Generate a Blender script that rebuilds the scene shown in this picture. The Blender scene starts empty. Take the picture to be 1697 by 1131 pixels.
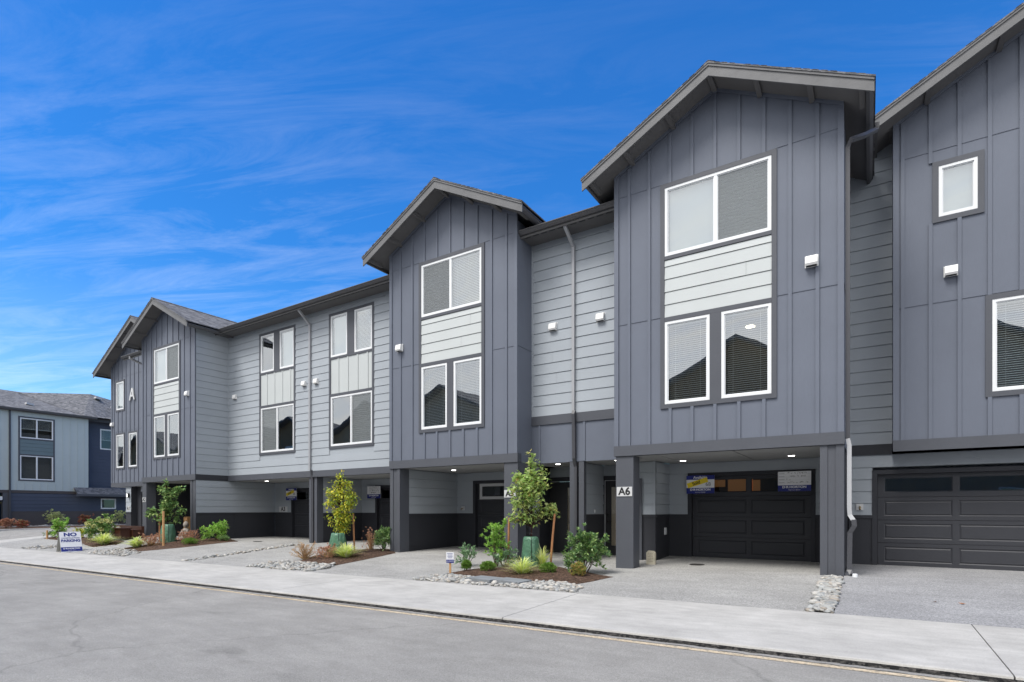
import bpy, math, random
from mathutils import Vector, Matrix
random.seed(7)
S = bpy.context.scene
COL = S.collection
rad = math.radians

# ------------------------------------------------------------------ camera
cd = bpy.data.cameras.new('camera')
cam = bpy.data.objects.new('camera', cd)
COL.objects.link(cam)
cam.location = (0, 0, 1.22)
cam.rotation_euler = (rad(90), 0, rad(32.8))
cd.sensor_width = 36
cd.lens = 917.6 / 1697 * 36
cd.shift_y = (845 - 565.5) / 1697
cd.clip_end = 3000
cd.clip_start = 0.05
S.camera = cam

# ------------------------------------------------------------------ light
SUN_EL, SUN_AZ = 58, 200          # azimuth clockwise from +Y (north)
world = bpy.data.worlds.new('World')
S.world = world
world.use_nodes = True
nt = world.node_tree
nt.nodes.clear()


def N(nt, kind, **kw):
    n = nt.nodes.new(kind)
    for k, v in kw.items():
        if k in ('op',):
            n.operation = v
        elif hasattr(n, k):
            setattr(n, k, v)
    return n


out = N(nt, 'ShaderNodeOutputWorld')
bg = N(nt, 'ShaderNodeBackground')
bg.inputs['Strength'].default_value = 0.10
sky = N(nt, 'ShaderNodeTexSky', sky_type='NISHITA', sun_disc=False)
sky.sun_elevation = rad(SUN_EL)
sky.sun_rotation = rad(SUN_AZ)
sky.altitude = 300
sky.air_density = 1.3
sky.dust_density = 0.0
sky.ozone_density = 3.0
hs = N(nt, 'ShaderNodeHueSaturation')
hs.inputs['Saturation'].default_value = 1.20
hs.inputs['Value'].default_value = 0.50
nt.links.new(sky.outputs[0], hs.inputs['Color'])
tc = N(nt, 'ShaderNodeTexCoord')
sep = N(nt, 'ShaderNodeSeparateXYZ')
nt.links.new(tc.outputs['Generated'], sep.inputs[0])


def mth(nt, op, a, b=None, c=None, clamp=False):
    n = nt.nodes.new('ShaderNodeMath')
    n.operation = op
    n.use_clamp = clamp
    for i, v in enumerate((a, b, c)):
        if v is None:
            continue
        if isinstance(v, (int, float)):
            n.inputs[i].default_value = v
        else:
            nt.links.new(v, n.inputs[i])
    return n.outputs[0]


# project the view direction on a high flat layer, so that wisps flatten towards the horizon
zz = mth(nt, 'MAXIMUM', sep.outputs[2], 0.0)
zz = mth(nt, 'ADD', zz, 0.12)
cx = mth(nt, 'DIVIDE', sep.outputs[0], zz)
cy = mth(nt, 'DIVIDE', sep.outputs[1], zz)
cmb = N(nt, 'ShaderNodeCombineXYZ')
nt.links.new(cx, cmb.inputs[0])
nt.links.new(cy, cmb.inputs[1])
mp = N(nt, 'ShaderNodeMapping')
mp0 = N(nt, 'ShaderNodeMapping')
mp0.inputs['Rotation'].default_value = (0, 0, rad(-26))
nt.links.new(cmb.outputs[0], mp0.inputs[0])
mp.inputs['Location'].default_value = (2.3, 5.1, 0)
mp.inputs['Scale'].default_value = (0.9, 3.6, 1)
nt.links.new(mp0.outputs[0], mp.inputs[0])
n1 = N(nt, 'ShaderNodeTexNoise')
n1.inputs['Scale'].default_value = 1.9
n1.inputs['Detail'].default_value = 11
n1.inputs['Roughness'].default_value = 0.68
n1.inputs['Distortion'].default_value = 0.6
nt.links.new(mp.outputs[0], n1.inputs['Vector'])
n2 = N(nt, 'ShaderNodeTexNoise')
n2.inputs['Scale'].default_value = 0.55
n2.inputs['Detail'].default_value = 3
nt.links.new(cmb.outputs[0], n2.inputs['Vector'])
mr = N(nt, 'ShaderNodeMapRange')
mr.inputs['From Min'].default_value = 0.44
mr.inputs['From Max'].default_value = 0.80
nt.links.new(n1.outputs[0], mr.inputs['Value'])
mr2 = N(nt, 'ShaderNodeMapRange')
mr2.inputs['From Min'].default_value = 0.33
mr2.inputs['From Max'].default_value = 0.60
nt.links.new(n2.outputs[0], mr2.inputs['Value'])
wisp = mth(nt, 'MULTIPLY', mr.outputs[0], mr2.outputs[0])
# more cirrus low in the sky
low = N(nt, 'ShaderNodeMapRange')
low.inputs['From Min'].default_value = 0.62
low.inputs['From Max'].default_value = 0.12
low.inputs['To Min'].default_value = 0.055
low.inputs['To Max'].default_value = 0.19
nt.links.new(sep.outputs[2], low.inputs['Value'])
wisp = mth(nt, 'MULTIPLY', wisp, low.outputs[0], clamp=True)
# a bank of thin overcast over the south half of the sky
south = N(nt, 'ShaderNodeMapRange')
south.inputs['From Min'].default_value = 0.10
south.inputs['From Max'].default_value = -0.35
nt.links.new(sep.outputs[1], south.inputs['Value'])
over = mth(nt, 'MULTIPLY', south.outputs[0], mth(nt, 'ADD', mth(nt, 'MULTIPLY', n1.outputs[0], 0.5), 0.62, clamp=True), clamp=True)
hz = N(nt, 'ShaderNodeMapRange', interpolation_type='SMOOTHSTEP')
hz.inputs['From Min'].default_value = 0.40
hz.inputs['From Max'].default_value = 0.0
hz.inputs['To Max'].default_value = 0.16
nt.links.new(sep.outputs[2], hz.inputs['Value'])
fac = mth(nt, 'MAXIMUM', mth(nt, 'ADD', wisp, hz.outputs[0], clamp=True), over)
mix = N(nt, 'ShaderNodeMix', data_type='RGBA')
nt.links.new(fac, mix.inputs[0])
tint = N(nt, 'ShaderNodeMix', data_type='RGBA', blend_type='MULTIPLY')
tint.inputs[0].default_value = 1.0
tint.inputs[7].default_value = (0.36, 1.0, 1.55, 1)
nt.links.new(hs.outputs[0], tint.inputs[6])
nt.links.new(tint.outputs[2], mix.inputs[6])
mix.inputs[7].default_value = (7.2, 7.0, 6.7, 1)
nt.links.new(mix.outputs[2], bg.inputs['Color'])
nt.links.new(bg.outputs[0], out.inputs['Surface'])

sl = bpy.data.lights.new('sun', 'SUN')
sl.energy = 1.5
sl.angle = rad(24)
sl.color = (1.0, 0.965, 0.91)
sun = bpy.data.objects.new('sun', sl)
COL.objects.link(sun)
dv = Vector((math.sin(rad(SUN_AZ)) * math.cos(rad(SUN_EL)), math.cos(rad(SUN_AZ)) * math.cos(rad(SUN_EL)), math.sin(rad(SUN_EL))))
sun.rotation_euler = (-dv).to_track_quat('-Z', 'Y').to_euler()
sun.location = dv * 60

S.view_settings.view_transform = 'Standard'
S.view_settings.look = 'None'
S.view_settings.exposure = 1.33
S.view_settings.gamma = 1
S.view_settings.use_curve_mapping = False
S.render.engine = 'CYCLES'
S.cycles.max_bounces = 7
S.cycles.transparent_max_bounces = 16


# ------------------------------------------------------------------ materials
def mat(name, col, rough=0.7, spec=0.3, bump=None, var=0.0, vscale=1.5, metal=0.0, grain=None, coat=0):
    """Principled with optional colour variation (var at vscale) and fine bump (scale, distance)."""
    m = bpy.data.materials.new(name)
    m.use_nodes = True
    t = m.node_tree
    p = t.nodes['Principled BSDF']
    p.inputs['Roughness'].default_value = rough
    p.inputs['Specular IOR Level'].default_value = spec
    p.inputs['Metallic'].default_value = metal
    p.inputs['Base Color'].default_value = (*col, 1)
    if coat:
        p.inputs['Coat Weight'].default_value = coat
    co = t.nodes.new('ShaderNodeTexCoord')
    if var:
        n = t.nodes.new('ShaderNodeTexNoise')
        n.inputs['Scale'].default_value = vscale
        n.inputs['Detail'].default_value = 6
        n.inputs['Roughness'].default_value = 0.6
        t.links.new(co.outputs['Object'], n.inputs['Vector'])
        r = t.nodes.new('ShaderNodeMapRange')
        r.inputs['From Min'].default_value = 0.3
        r.inputs['From Max'].default_value = 0.7
        r.inputs['To Min'].default_value = 1 - var
        r.inputs['To Max'].default_value = 1 + var
        t.links.new(n.outputs[0], r.inputs['Value'])
        x = t.nodes.new('ShaderNodeMix')
        x.data_type = 'RGBA'
        x.blend_type = 'MULTIPLY'
        x.inputs[0].default_value = 1
        x.inputs[6].default_value = (*col, 1)
        t.links.new(r.outputs[0], x.inputs[7])
        t.links.new(x.outputs[2], p.inputs['Base Color'])
    if bump:
        mpn = t.nodes.new('ShaderNodeMapping')
        mpn.inputs['Scale'].default_value = grain or (1, 1, 1)
        t.links.new(co.outputs['Object'], mpn.inputs[0])
        n = t.nodes.new('ShaderNodeTexNoise')
        n.inputs['Scale'].default_value = bump[0]
        n.inputs['Detail'].default_value = 5
        t.links.new(mpn.outputs[0], n.inputs['Vector'])
        b = t.nodes.new('ShaderNodeBump')
        b.inputs['Distance'].default_value = bump[1]
        b.inputs['Strength'].default_value = 0.6
        t.links.new(n.outputs[0], b.inputs['Height'])
        t.links.new(b.outputs[0], p.inputs['Normal'])
    return m


GR = (0.25, 0.25, 3.0)
M = {}
M['siding'] = mat('light_grey_lap_siding', (0.335, 0.368, 0.405), 0.62, 0.3, (30, 0.004), 0.05, 0.8, grain=GR)
M['infill'] = mat('pale_grey_infill', (0.475, 0.505, 0.51), 0.6, 0.3, (30, 0.003), 0.03, 0.8, grain=GR)
M['dark'] = mat('charcoal_panel_siding', (0.130, 0.147, 0.187), 0.6, 0.3, (26, 0.004), 0.06, 0.7, grain=(3, 3, .25))
M['trim'] = mat('charcoal_trim', (0.078, 0.084, 0.100), 0.55, 0.35, (30, 0.003), 0.05, 1.2, grain=GR)
M['fascia'] = mat('fascia_grey', (0.135, 0.137, 0.143), 0.6, 0.3, (30, 0.004), 0.12, 2.5, grain=GR)
M['wains'] = mat('charcoal_wainscot', (0.036, 0.038, 0.046), 0.6, 0.3, (30, 0.003), 0.06, 1.0)
M['soffit'] = mat('soffit_grey', (0.13, 0.128, 0.13), 0.8, 0.2, None, 0.08, 2)
M['ceiling'] = mat('carport_ceiling_grey', (0.33, 0.335, 0.34), 0.8, 0.2, None, 0.03, 1)
M['white'] = mat('white_vinyl', (0.72, 0.74, 0.76), 0.35, 0.5)
M['ventw'] = mat('white_vent_plastic', (0.78, 0.78, 0.77), 0.45, 0.4, None, 0.03, 9)
M['gutter'] = mat('gutter_metal', (0.070, 0.070, 0.075), 0.4, 0.5, None, 0.06, 2)
M['pipe_light'] = mat('grey_downspout', (0.33, 0.34, 0.36), 0.45, 0.4, None, 0.04, 2)
M['pipe_white'] = mat('pale_downspout', (0.40, 0.41, 0.43), 0.4, 0.5, None, 0.04, 2)
M['pipe_dark'] = mat('charcoal_downspout', (0.06, 0.062, 0.072), 0.4, 0.5, None, 0.05, 2)
M['garage'] = mat('dark_garage_door', (0.036, 0.038, 0.046), 0.5, 0.4, (60, 0.002), 0.05, 1.5, grain=GR)
M['door'] = mat('dark_entry_door', (0.030, 0.030, 0.034), 0.5, 0.4)
M['black'] = mat('black', (0.012, 0.012, 0.013), 0.5, 0.4)
M['navy'] = mat('navy_siding', (0.062, 0.075, 0.112), 0.6, 0.3, (30, 0.003), 0.05, 1, grain=GR)
M['paleblue'] = mat('pale_blue_siding', (0.42, 0.48, 0.49), 0.6, 0.3, (30, 0.003), 0.04, .6)
M['teal'] = mat('slate_teal_siding', (0.13, 0.18, 0.20), 0.6, 0.3, None, 0.04, 1)
M['foundation'] = mat('grey_brown_panel', (0.085, 0.078, 0.080), 0.75, 0.2, None, 0.08, 1)
M['blind'] = mat('white_blind', (0.72, 0.73, 0.72), 0.6, 0.3)
M['shade'] = mat('closed_shade', (0.66, 0.68, 0.68), 0.8, 0.2, None, 0.02, 1)
M['room'] = mat('dim_room', (0.10, 0.092, 0.085), 0.9, 0.1)
M['chrome'] = mat('brushed_metal', (0.5, 0.5, 0.5), 0.3, 0.5, metal=1)
M['brass'] = mat('brass', (0.30, 0.24, 0.15), 0.4, 0.5, metal=1)
M['sign_white'] = mat('sign_white', (0.74, 0.75, 0.78), 0.4, 0.4)
M['sign_blue'] = mat('sign_blue', (0.018, 0.028, 0.20), 0.4, 0.4)
M['sign_yellow'] = mat('sticker_yellow', (0.75, 0.58, 0.03), 0.5, 0.3)
M['plate'] = mat('number_plate_grey', (0.55, 0.56, 0.57), 0.4, 0.4)
M['corr'] = mat('aframe_grey_back', (0.33, 0.33, 0.31), 0.6, 0.3)
M['wood'] = mat('stake_wood', (0.42, 0.20, 0.10), 0.7, 0.2, (40, 0.003), 0.18, 6, grain=(4, 4, .3))
M['wood_pale'] = mat('pale_stake_wood', (0.52, 0.30, 0.14), 0.7, 0.2, (40, 0.003), 0.15, 6, grain=(4, 4, .3))
M['bench'] = mat('dark_mahogany', (0.055, 0.018, 0.010), 0.35, 0.5, (20, 0.002), 0.25, 4)
M['stone'] = mat('carved_stone', (0.30, 0.27, 0.24), 0.85, 0.2, (40, 0.01), 0.2, 8)
M['cream'] = mat('cream_stone', (0.52, 0.48, 0.38), 0.8, 0.2, (50, 0.006), 0.12, 12)
M['bag'] = mat('green_watering_bag', (0.075, 0.175, 0.110), 0.38, 0.5, (9, 0.06), 0.18, 7)
M['bagseam'] = mat('dark_seam', (0.01, 0.03, 0.02), 0.6, 0.3)
M['bark'] = mat('bark', (0.10, 0.065, 0.045), 0.9, 0.1, (60, 0.01), 0.3, 14)
M['bark_red'] = mat('dark_bark', (0.045, 0.025, 0.022), 0.9, 0.1, (60, 0.01), 0.3, 14)
M['slate'] = mat('slate_paver', (0.20, 0.215, 0.23), 0.65, 0.3, (8, 0.01), 0.15, 4)
M['iron'] = mat('cast_iron', (0.03, 0.028, 0.026), 0.6, 0.4, (80, 0.003))
M['mark'] = mat('white_road_paint', (0.62, 0.62, 0.61), 0.6, 0.3, None, 0.08, 9)
M['leaf_dead'] = mat('dead_leaf', (0.35, 0.14, 0.05), 0.8, 0.1, None, .3, 30)


def emis(name, col, st):
    m = bpy.data.materials.new(name)
    m.use_nodes = True
    p = m.node_tree.nodes['Principled BSDF']
    p.inputs['Base Color'].default_value = (*[c * .8 for c in col], 1)
    p.inputs['Emission Color'].default_value = (*col, 1)
    p.inputs['Emission Strength'].default_value = st
    return m


M['lamp'] = emis('lit_downlight', (1.0, 0.97, 0.93), 6)
M['lantern'] = emis('lantern_glass', (1.0, 0.97, 0.93), 0.6)
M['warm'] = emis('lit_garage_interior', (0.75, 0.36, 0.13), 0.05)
M['roomlamp'] = emis('lit_room_light', (1.0, 0.85, 0.6), 3.0)


def glass(name, refl_min, refl_max, tintc=(0.9, 0.95, 0.94)):
    m = bpy.data.materials.new(name)
    m.use_nodes = True
    t = m.node_tree
    t.nodes.clear()
    o = t.nodes.new('ShaderNodeOutputMaterial')
    tr = t.nodes.new('ShaderNodeBsdfTransparent')
    tr.inputs[0].default_value = (*tintc, 1)
    gl = t.nodes.new('ShaderNodeBsdfGlossy')
    gl.inputs['Roughness'].default_value = 0.01
    gl.inputs['Color'].default_value = (0.93, 0.97, 1.0, 1)
    co = t.nodes.new('ShaderNodeTexCoord')
    n = t.nodes.new('ShaderNodeTexNoise')
    n.inputs['Scale'].default_value = 1.3
    n.inputs['Detail'].default_value = 1
    t.links.new(co.outputs['Object'], n.inputs['Vector'])
    b = t.nodes.new('ShaderNodeBump')
    b.inputs['Strength'].default_value = 0.25
    b.inputs['Distance'].default_value = 0.008
    t.links.new(n.outputs[0], b.inputs['Height'])
    t.links.new(b.outputs[0], gl.inputs['Normal'])
    lw = t.nodes.new('ShaderNodeLayerWeight')
    lw.inputs[0].default_value = 0.35
    r = t.nodes.new('ShaderNodeMapRange')
    r.inputs['To Min'].default_value = refl_min
    r.inputs['To Max'].default_value = refl_max
    t.links.new(lw.outputs['Fresnel'], r.inputs['Value'])
    mx = t.nodes.new('ShaderNodeMixShader')
    t.links.new(r.outputs[0], mx.inputs[0])
    t.links.new(tr.outputs[0], mx.inputs[1])
    t.links.new(gl.outputs[0], mx.inputs[2])
    t.links.new(mx.outputs[0], o.inputs[0])
    return m


M['glass'] = glass('window_glass', 0.26, 0.85)
M['glass_dim'] = glass('dim_window_glass', 0.05, 0.3)
M['glass_dark'] = glass('garage_glass', 0.10, 0.5, (0.6, 0.6, 0.6))


def screen():
    m = bpy.data.materials.new('insect_screen')
    m.use_nodes = True
    t = m.node_tree
    t.nodes.clear()
    o = t.nodes.new('ShaderNodeOutputMaterial')
    tr = t.nodes.new('ShaderNodeBsdfTransparent')
    df = t.nodes.new('ShaderNodeBsdfDiffuse')
    df.inputs[0].default_value = (0.19, 0.205, 0.215, 1)
    co = t.nodes.new('ShaderNodeTexCoord')
    w = t.nodes.new('ShaderNodeTexWave')
    w.inputs['Scale'].default_value = 4.5
    w.inputs['Distortion'].default_value = 6
    w.inputs['Detail'].default_value = 2
    w.bands_direction = 'Z'
    t.links.new(co.outputs['Object'], w.inputs['Vector'])
    r = t.nodes.new('ShaderNodeMapRange')
    r.inputs['To Min'].default_value = 0.52
    r.inputs['To Max'].default_value = 0.68
    t.links.new(w.outputs['Fac'], r.inputs['Value'])
    mx = t.nodes.new('ShaderNodeMixShader')
    t.links.new(r.outputs[0], mx.inputs[0])
    t.links.new(tr.outputs[0], mx.inputs[1])
    t.links.new(df.outputs[0], mx.inputs[2])
    t.links.new(mx.outputs[0], o.inputs[0])
    return m


M['screen'] = screen()


def ground_mat(name, cols, scales, rough=0.85, bump=(60, 0.004), stains=None, cracks=None):
    """cols: (base, fine-light, fine-dark); scales: (large, fine)."""
    m = bpy.data.materials.new(name)
    m.use_nodes = True
    t = m.node_tree
    p = t.nodes['Principled BSDF']
    p.inputs['Roughness'].default_value = rough
    p.inputs['Specular IOR Level'].default_value = 0.25
    co = t.nodes.new('ShaderNodeTexCoord')
    v = t.nodes.new('ShaderNodeTexVoronoi')
    v.inputs['Scale'].default_value = scales[1]
    t.links.new(co.outputs['Object'], v.inputs['Vector'])
    sepc = t.nodes.new('ShaderNodeSeparateColor')
    t.links.new(v.outputs['Color'], sepc.inputs[0])
    cr = t.nodes.new('ShaderNodeValToRGB')
    e = cr.color_ramp.elements
    e[0].position = 0.12
    e[0].color = (*cols[2], 1)
    e[1].position = 0.9
    e[1].color = (*cols[1], 1)
    k = e.new(0.5)
    k.color = (*cols[0], 1)
    t.links.new(sepc.outputs[0], cr.inputs[0])
    n = t.nodes.new('ShaderNodeTexNoise')
    n.inputs['Scale'].default_value = scales[0]
    n.inputs['Detail'].default_value = 8
    n.inputs['Roughness'].default_value = 0.65
    t.links.new(co.outputs['Object'], n.inputs['Vector'])
    r = t.nodes.new('ShaderNodeMapRange')
    r.inputs['From Min'].default_value = 0.3
    r.inputs['From Max'].default_value = 0.7
    r.inputs['To Min'].default_value = 0.84
    r.inputs['To Max'].default_value = 1.12
    t.links.new(n.outputs[0], r.inputs['Value'])
    x = t.nodes.new('ShaderNodeMix')
    x.data_type = 'RGBA'
    x.blend_type = 'MULTIPLY'
    x.inputs[0].default_value = 1
    t.links.new(cr.outputs[0], x.inputs[6])
    t.links.new(r.outputs[0], x.inputs[7])
    last = x.outputs[2]
    for (sc, st_, f0, f1, lo_, hi_) in ((scales[0] * 5, (.35, 1.2, 1), .35, .68, .93, 1.05), (9, (1, 1, 1), .68, .72, 1.0, .74 if stains and stains[2] < .8 else .92)):
        nn_ = t.nodes.new('ShaderNodeTexNoise')
        nn_.inputs['Scale'].default_value = sc
        nn_.inputs['Detail'].default_value = 3
        mm_ = t.nodes.new('ShaderNodeMapping')
        mm_.inputs['Scale'].default_value = st_
        t.links.new(co.outputs['Object'], mm_.inputs[0])
        t.links.new(mm_.outputs[0], nn_.inputs['Vector'])
        rr_ = t.nodes.new('ShaderNodeMapRange')
        for k_, v_ in zip(('From Min', 'From Max', 'To Min', 'To Max'), (f0, f1, lo_, hi_)):
            rr_.inputs[k_].default_value = v_
        t.links.new(nn_.outputs[0], rr_.inputs['Value'])
        xx_ = t.nodes.new('ShaderNodeMix')
        xx_.data_type = 'RGBA'
        xx_.blend_type = 'MULTIPLY'
        xx_.inputs[0].default_value = 1
        t.links.new(last, xx_.inputs[6])
        t.links.new(rr_.outputs[0], xx_.inputs[7])
        last = xx_.outputs[2]
    if stains:
        n3 = t.nodes.new('ShaderNodeTexNoise')
        n3.inputs['Scale'].default_value = stains[0]
        n3.inputs['Detail'].default_value = 4
        mp3 = t.nodes.new('ShaderNodeMapping')
        mp3.inputs['Scale'].default_value = (0.45, 1, 1)
        mp3.inputs['Location'].default_value = (3.3, 1.7, 0)
        t.links.new(co.outputs['Object'], mp3.inputs[0])
        t.links.new(mp3.outputs[0], n3.inputs['Vector'])
        r3 = t.nodes.new('ShaderNodeMapRange')
        r3.inputs['From Min'].default_value = stains[1]
        r3.inputs['From Max'].default_value = stains[1] + 0.06
        r3.inputs['To Min'].default_value = 1.0
        r3.inputs['To Max'].default_value = stains[2]
        t.links.new(n3.outputs[0], r3.inputs['Value'])
        x3 = t.nodes.new('ShaderNodeMix')
        x3.data_type = 'RGBA'
        x3.blend_type = 'MULTIPLY'
        x3.inputs[0].default_value = 1
        t.links.new(last, x3.inputs[6])
        t.links.new(r3.outputs[0], x3.inputs[7])
        last = x3.outputs[2]
    if cracks:
        vc = t.nodes.new('ShaderNodeTexVoronoi')
        vc.feature = 'DISTANCE_TO_EDGE'
        vc.inputs['Scale'].default_value = cracks
        nd = t.nodes.new('ShaderNodeTexNoise')
        nd.inputs['Scale'].default_value = 1.7
        nd.inputs['Detail'].default_value = 6
        mxv = t.nodes.new('ShaderNodeMix')
        mxv.data_type = 'RGBA'
        mxv.inputs[0].default_value = 0.35
        t.links.new(co.outputs['Object'], nd.inputs['Vector'])
        t.links.new(co.outputs['Object'], mxv.inputs[6])
        t.links.new(nd.outputs['Color'], mxv.inputs[7])
        t.links.new(mxv.outputs[2], vc.inputs['Vector'])
        rc = t.nodes.new('ShaderNodeMapRange')
        rc.inputs['From Min'].default_value = 0.0
        rc.inputs['From Max'].default_value = 0.006
        rc.inputs['To Min'].default_value = 0.80
        rc.inputs['To Max'].default_value = 1.0
        t.links.new(vc.outputs['Distance'], rc.inputs['Value'])
        xc = t.nodes.new('ShaderNodeMix')
        xc.data_type = 'RGBA'
        xc.blend_type = 'MULTIPLY'
        xc.inputs[0].default_value = 1
        t.links.new(last, xc.inputs[6])
        t.links.new(rc.outputs[0], xc.inputs[7])
        last = xc.outputs[2]
    t.links.new(last, p.inputs['Base Color'])
    nb = t.nodes.new('ShaderNodeTexNoise')
    nb.inputs['Scale'].default_value = bump[0]
    nb.inputs['Detail'].default_value = 4
    t.links.new(co.outputs['Object'], nb.inputs['Vector'])
    b = t.nodes.new('ShaderNodeBump')
    b.inputs['Distance'].default_value = bump[1]
    t.links.new(nb.outputs[0], b.inputs['Height'])
    t.links.new(b.outputs[0], p.inputs['Normal'])
    return m


M['asphalt'] = ground_mat('asphalt', ((.28, .272, .255), (.335, .327, .31), (.23, .224, .21)), (0.9, 150), 0.9, (120, 0.006), stains=(1.1, 0.66, 0.80), cracks=0.30)
M['aggregate'] = ground_mat('exposed_aggregate', ((.305, .303, .292), (.40, .396, .383), (.215, .213, .206)), (0.6, 85), 0.85, (90, 0.006))
M['aggregate_blue'] = ground_mat('exposed_aggregate_cool', ((.28, .281, .288), (.37, .37, .375), (.195, .198, .205)), (0.6, 85), 0.85, (90, 0.006))
M['concrete'] = ground_mat('sidewalk_concrete', ((.42, .412, .39), (.455, .445, .425), (.385, .377, .36)), (1.3, 160), 0.85, (60, 0.003), stains=(2.3, 0.66, 0.9))
M['kerbface'] = ground_mat('dark_kerb_face', ((.022, .021, .019), (.07, .065, .058), (.008, .008, .008)), (8, 35), 0.95, (30, 0.03))  # near-black mottled band from the sidewalk edge down onto the asphalt
M['yellowline'] = ground_mat('faded_kerb_line', ((.52, .42, .29), (.58, .49, .36), (.33, .29, .23)), (5, 60), 0.9, (60, 0.003), stains=(9, 0.58, 0.75))
M['mulch'] = ground_mat('bark_mulch', ((.085, .05, .034), (.16, .10, .07), (.03, .018, .013)), (3, 45), 0.95, (35, 0.04))
M['soil'] = ground_mat('soil', ((.16, .15, .13), (.2, .19, .17), (.1, .09, .08)), (1, 20), 0.95, (20, 0.02))


def shingle():
    m = bpy.data.materials.new('asphalt_shingles')
    m.use_nodes = True
    t = m.node_tree
    p = t.nodes['Principled BSDF']
    p.inputs['Roughness'].default_value = 0.95
    p.inputs['Specular IOR Level'].default_value = 0.15
    co = t.nodes.new('ShaderNodeTexCoord')
    mp_ = t.nodes.new('ShaderNodeMapping')
    mp_.inputs['Scale'].default_value = (1, 1, 1.6)
    t.links.new(co.outputs['Object'], mp_.inputs[0])
    v = t.nodes.new('ShaderNodeTexVoronoi')
    v.inputs['Scale'].default_value = 6
    v.distance = 'CHEBYCHEV'
    t.links.new(mp_.outputs[0], v.inputs['Vector'])
    sc_ = t.nodes.new('ShaderNodeSeparateColor')
    t.links.new(v.outputs['Color'], sc_.inputs[0])
    n = t.nodes.new('ShaderNodeTexNoise')
    n.inputs['Scale'].default_value = 50
    t.links.new(co.outputs['Object'], n.inputs['Vector'])
    a = mth(t, 'ADD', mth(t, 'MULTIPLY', sc_.outputs[0], .5), mth(t, 'MULTIPLY', n.outputs[0], .5))
    cr = t.nodes.new('ShaderNodeValToRGB')
    cr.color_ramp.elements[0].position = .25
    cr.color_ramp.elements[0].color = (.085, .088, .095, 1)
    cr.color_ramp.elements[1].position = .75
    cr.color_ramp.elements[1].color = (.20, .20, .21, 1)
    t.links.new(a, cr.inputs[0])
    t.links.new(cr.outputs[0], p.inputs['Base Color'])
    b = t.nodes.new('ShaderNodeBump')
    b.inputs['Distance'].default_value = 0.02
    t.links.new(a, b.inputs['Height'])
    t.links.new(b.outputs[0], p.inputs['Normal'])
    return m


M['shingle'] = shingle()


def island_mat(name, cols, rough=0.55, trans=0.25, spec=0.35):
    """colour varies from leaf to leaf (random per mesh island)"""
    m = bpy.data.materials.new(name)
    m.use_nodes = True
    t = m.node_tree
    p = t.nodes['Principled BSDF']
    p.inputs['Roughness'].default_value = rough
    p.inputs['Specular IOR Level'].default_value = spec
    g = t.nodes.new('ShaderNodeNewGeometry')
    cr = t.nodes.new('ShaderNodeValToRGB')
    cr.color_ramp.interpolation = 'LINEAR'
    e = cr.color_ramp.elements
    while len(e) > 1:
        e.remove(e[-1])
    e[0].position = 0
    e[0].color = (*cols[0], 1)
    for i, c in enumerate(cols[1:], 1):
        k = e.new(i / (len(cols) - 1))
        k.color = (*c, 1)
    t.links.new(g.outputs['Random Per Island'], cr.inputs[0])
    t.links.new(cr.outputs[0], p.inputs['Base Color'])
    if trans:
        o = t.nodes['Material Output']
        tl = t.nodes.new('ShaderNodeBsdfTranslucent')
        t.links.new(cr.outputs[0], tl.inputs[0])
        mx = t.nodes.new('ShaderNodeMixShader')
        mx.inputs[0].default_value = trans
        t.links.new(p.outputs[0], mx.inputs[1])
        t.links.new(tl.outputs[0], mx.inputs[2])
        t.links.new(mx.outputs[0], o.inputs[0])
    return m


M['pebble'] = island_mat('river_pebbles', ((.20, .195, .185), (.40, .39, .365), (.30, .31, .305), (.50, .485, .45), (.31, .275, .235), (.24, .25, .25), (.36, .37, .365)), .6, 0)
M['leaf_maple'] = island_mat('maple_leaves', ((.22, .36, .09), (.42, .56, .18), (.30, .46, .12), (.55, .60, .20), (.34, .50, .15), (.48, .60, .26), (.62, .48, .15)), .5, .38)
M['leaf_yellow'] = island_mat('yellow_green_leaves', ((.20, .34, .06), (.30, .40, .08), (.32, .42, .05), (0.365, 0.420, 0.036), (0.656, 0.620, 0.055), (0.474, 0.547, 0.055), (0.800, 0.656, 0.073), (0.274, 0.365, 0.036)))
M['leaf_green'] = island_mat('mid_green_leaves', ((0.082, 0.182, 0.055), (0.182, 0.328, 0.092), (0.109, 0.238, 0.073), (0.365, 0.456, 0.146), (0.146, 0.274, 0.092)))
M['leaf_laurel'] = island_mat('bright_laurel_leaves', ((.28, .46, .10), (.38, .54, .16), (0.146, 0.347, 0.055), (0.365, 0.620, 0.092), (0.201, 0.456, 0.073), (0.510, 0.729, 0.146), (0.109, 0.255, 0.055)), .35)
M['leaf_dark'] = island_mat('dark_glossy_leaves', ((.34, .46, .14), (.24, .38, .12), (.22, .34, .10), (.14, .26, .09), (0.055, 0.136, 0.055), (0.146, 0.292, 0.109), (0.092, 0.201, 0.073), (0.274, 0.401, 0.146), (0.401, 0.510, 0.255)), .3)
M['leaf_bluegreen'] = island_mat('grey_green_leaves', ((0.109, 0.219, 0.109), (0.292, 0.437, 0.238), (0.182, 0.311, 0.163), (0.092, 0.182, 0.092)), .4)
M['heath'] = island_mat('fine_heath', ((0.092, 0.201, 0.036), (0.219, 0.365, 0.055), (0.146, 0.274, 0.055)), .6)
M['heath_rust'] = island_mat('rusting_heath', ((.14, .30, .05), (.20, .36, .07), (0.182, 0.292, 0.073), (0.547, 0.292, 0.109), (0.292, 0.365, 0.092), (0.693, 0.365, 0.128), (0.163, 0.255, 0.073)), .6)
M['grass_y'] = island_mat('variegated_grass', ((0.510, 0.656, 0.109), (0.800, 0.800, 0.292), (0.656, 0.800, 0.182), (0.800, 0.800, 0.547), (0.365, 0.547, 0.092)), .5, .3)
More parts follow.
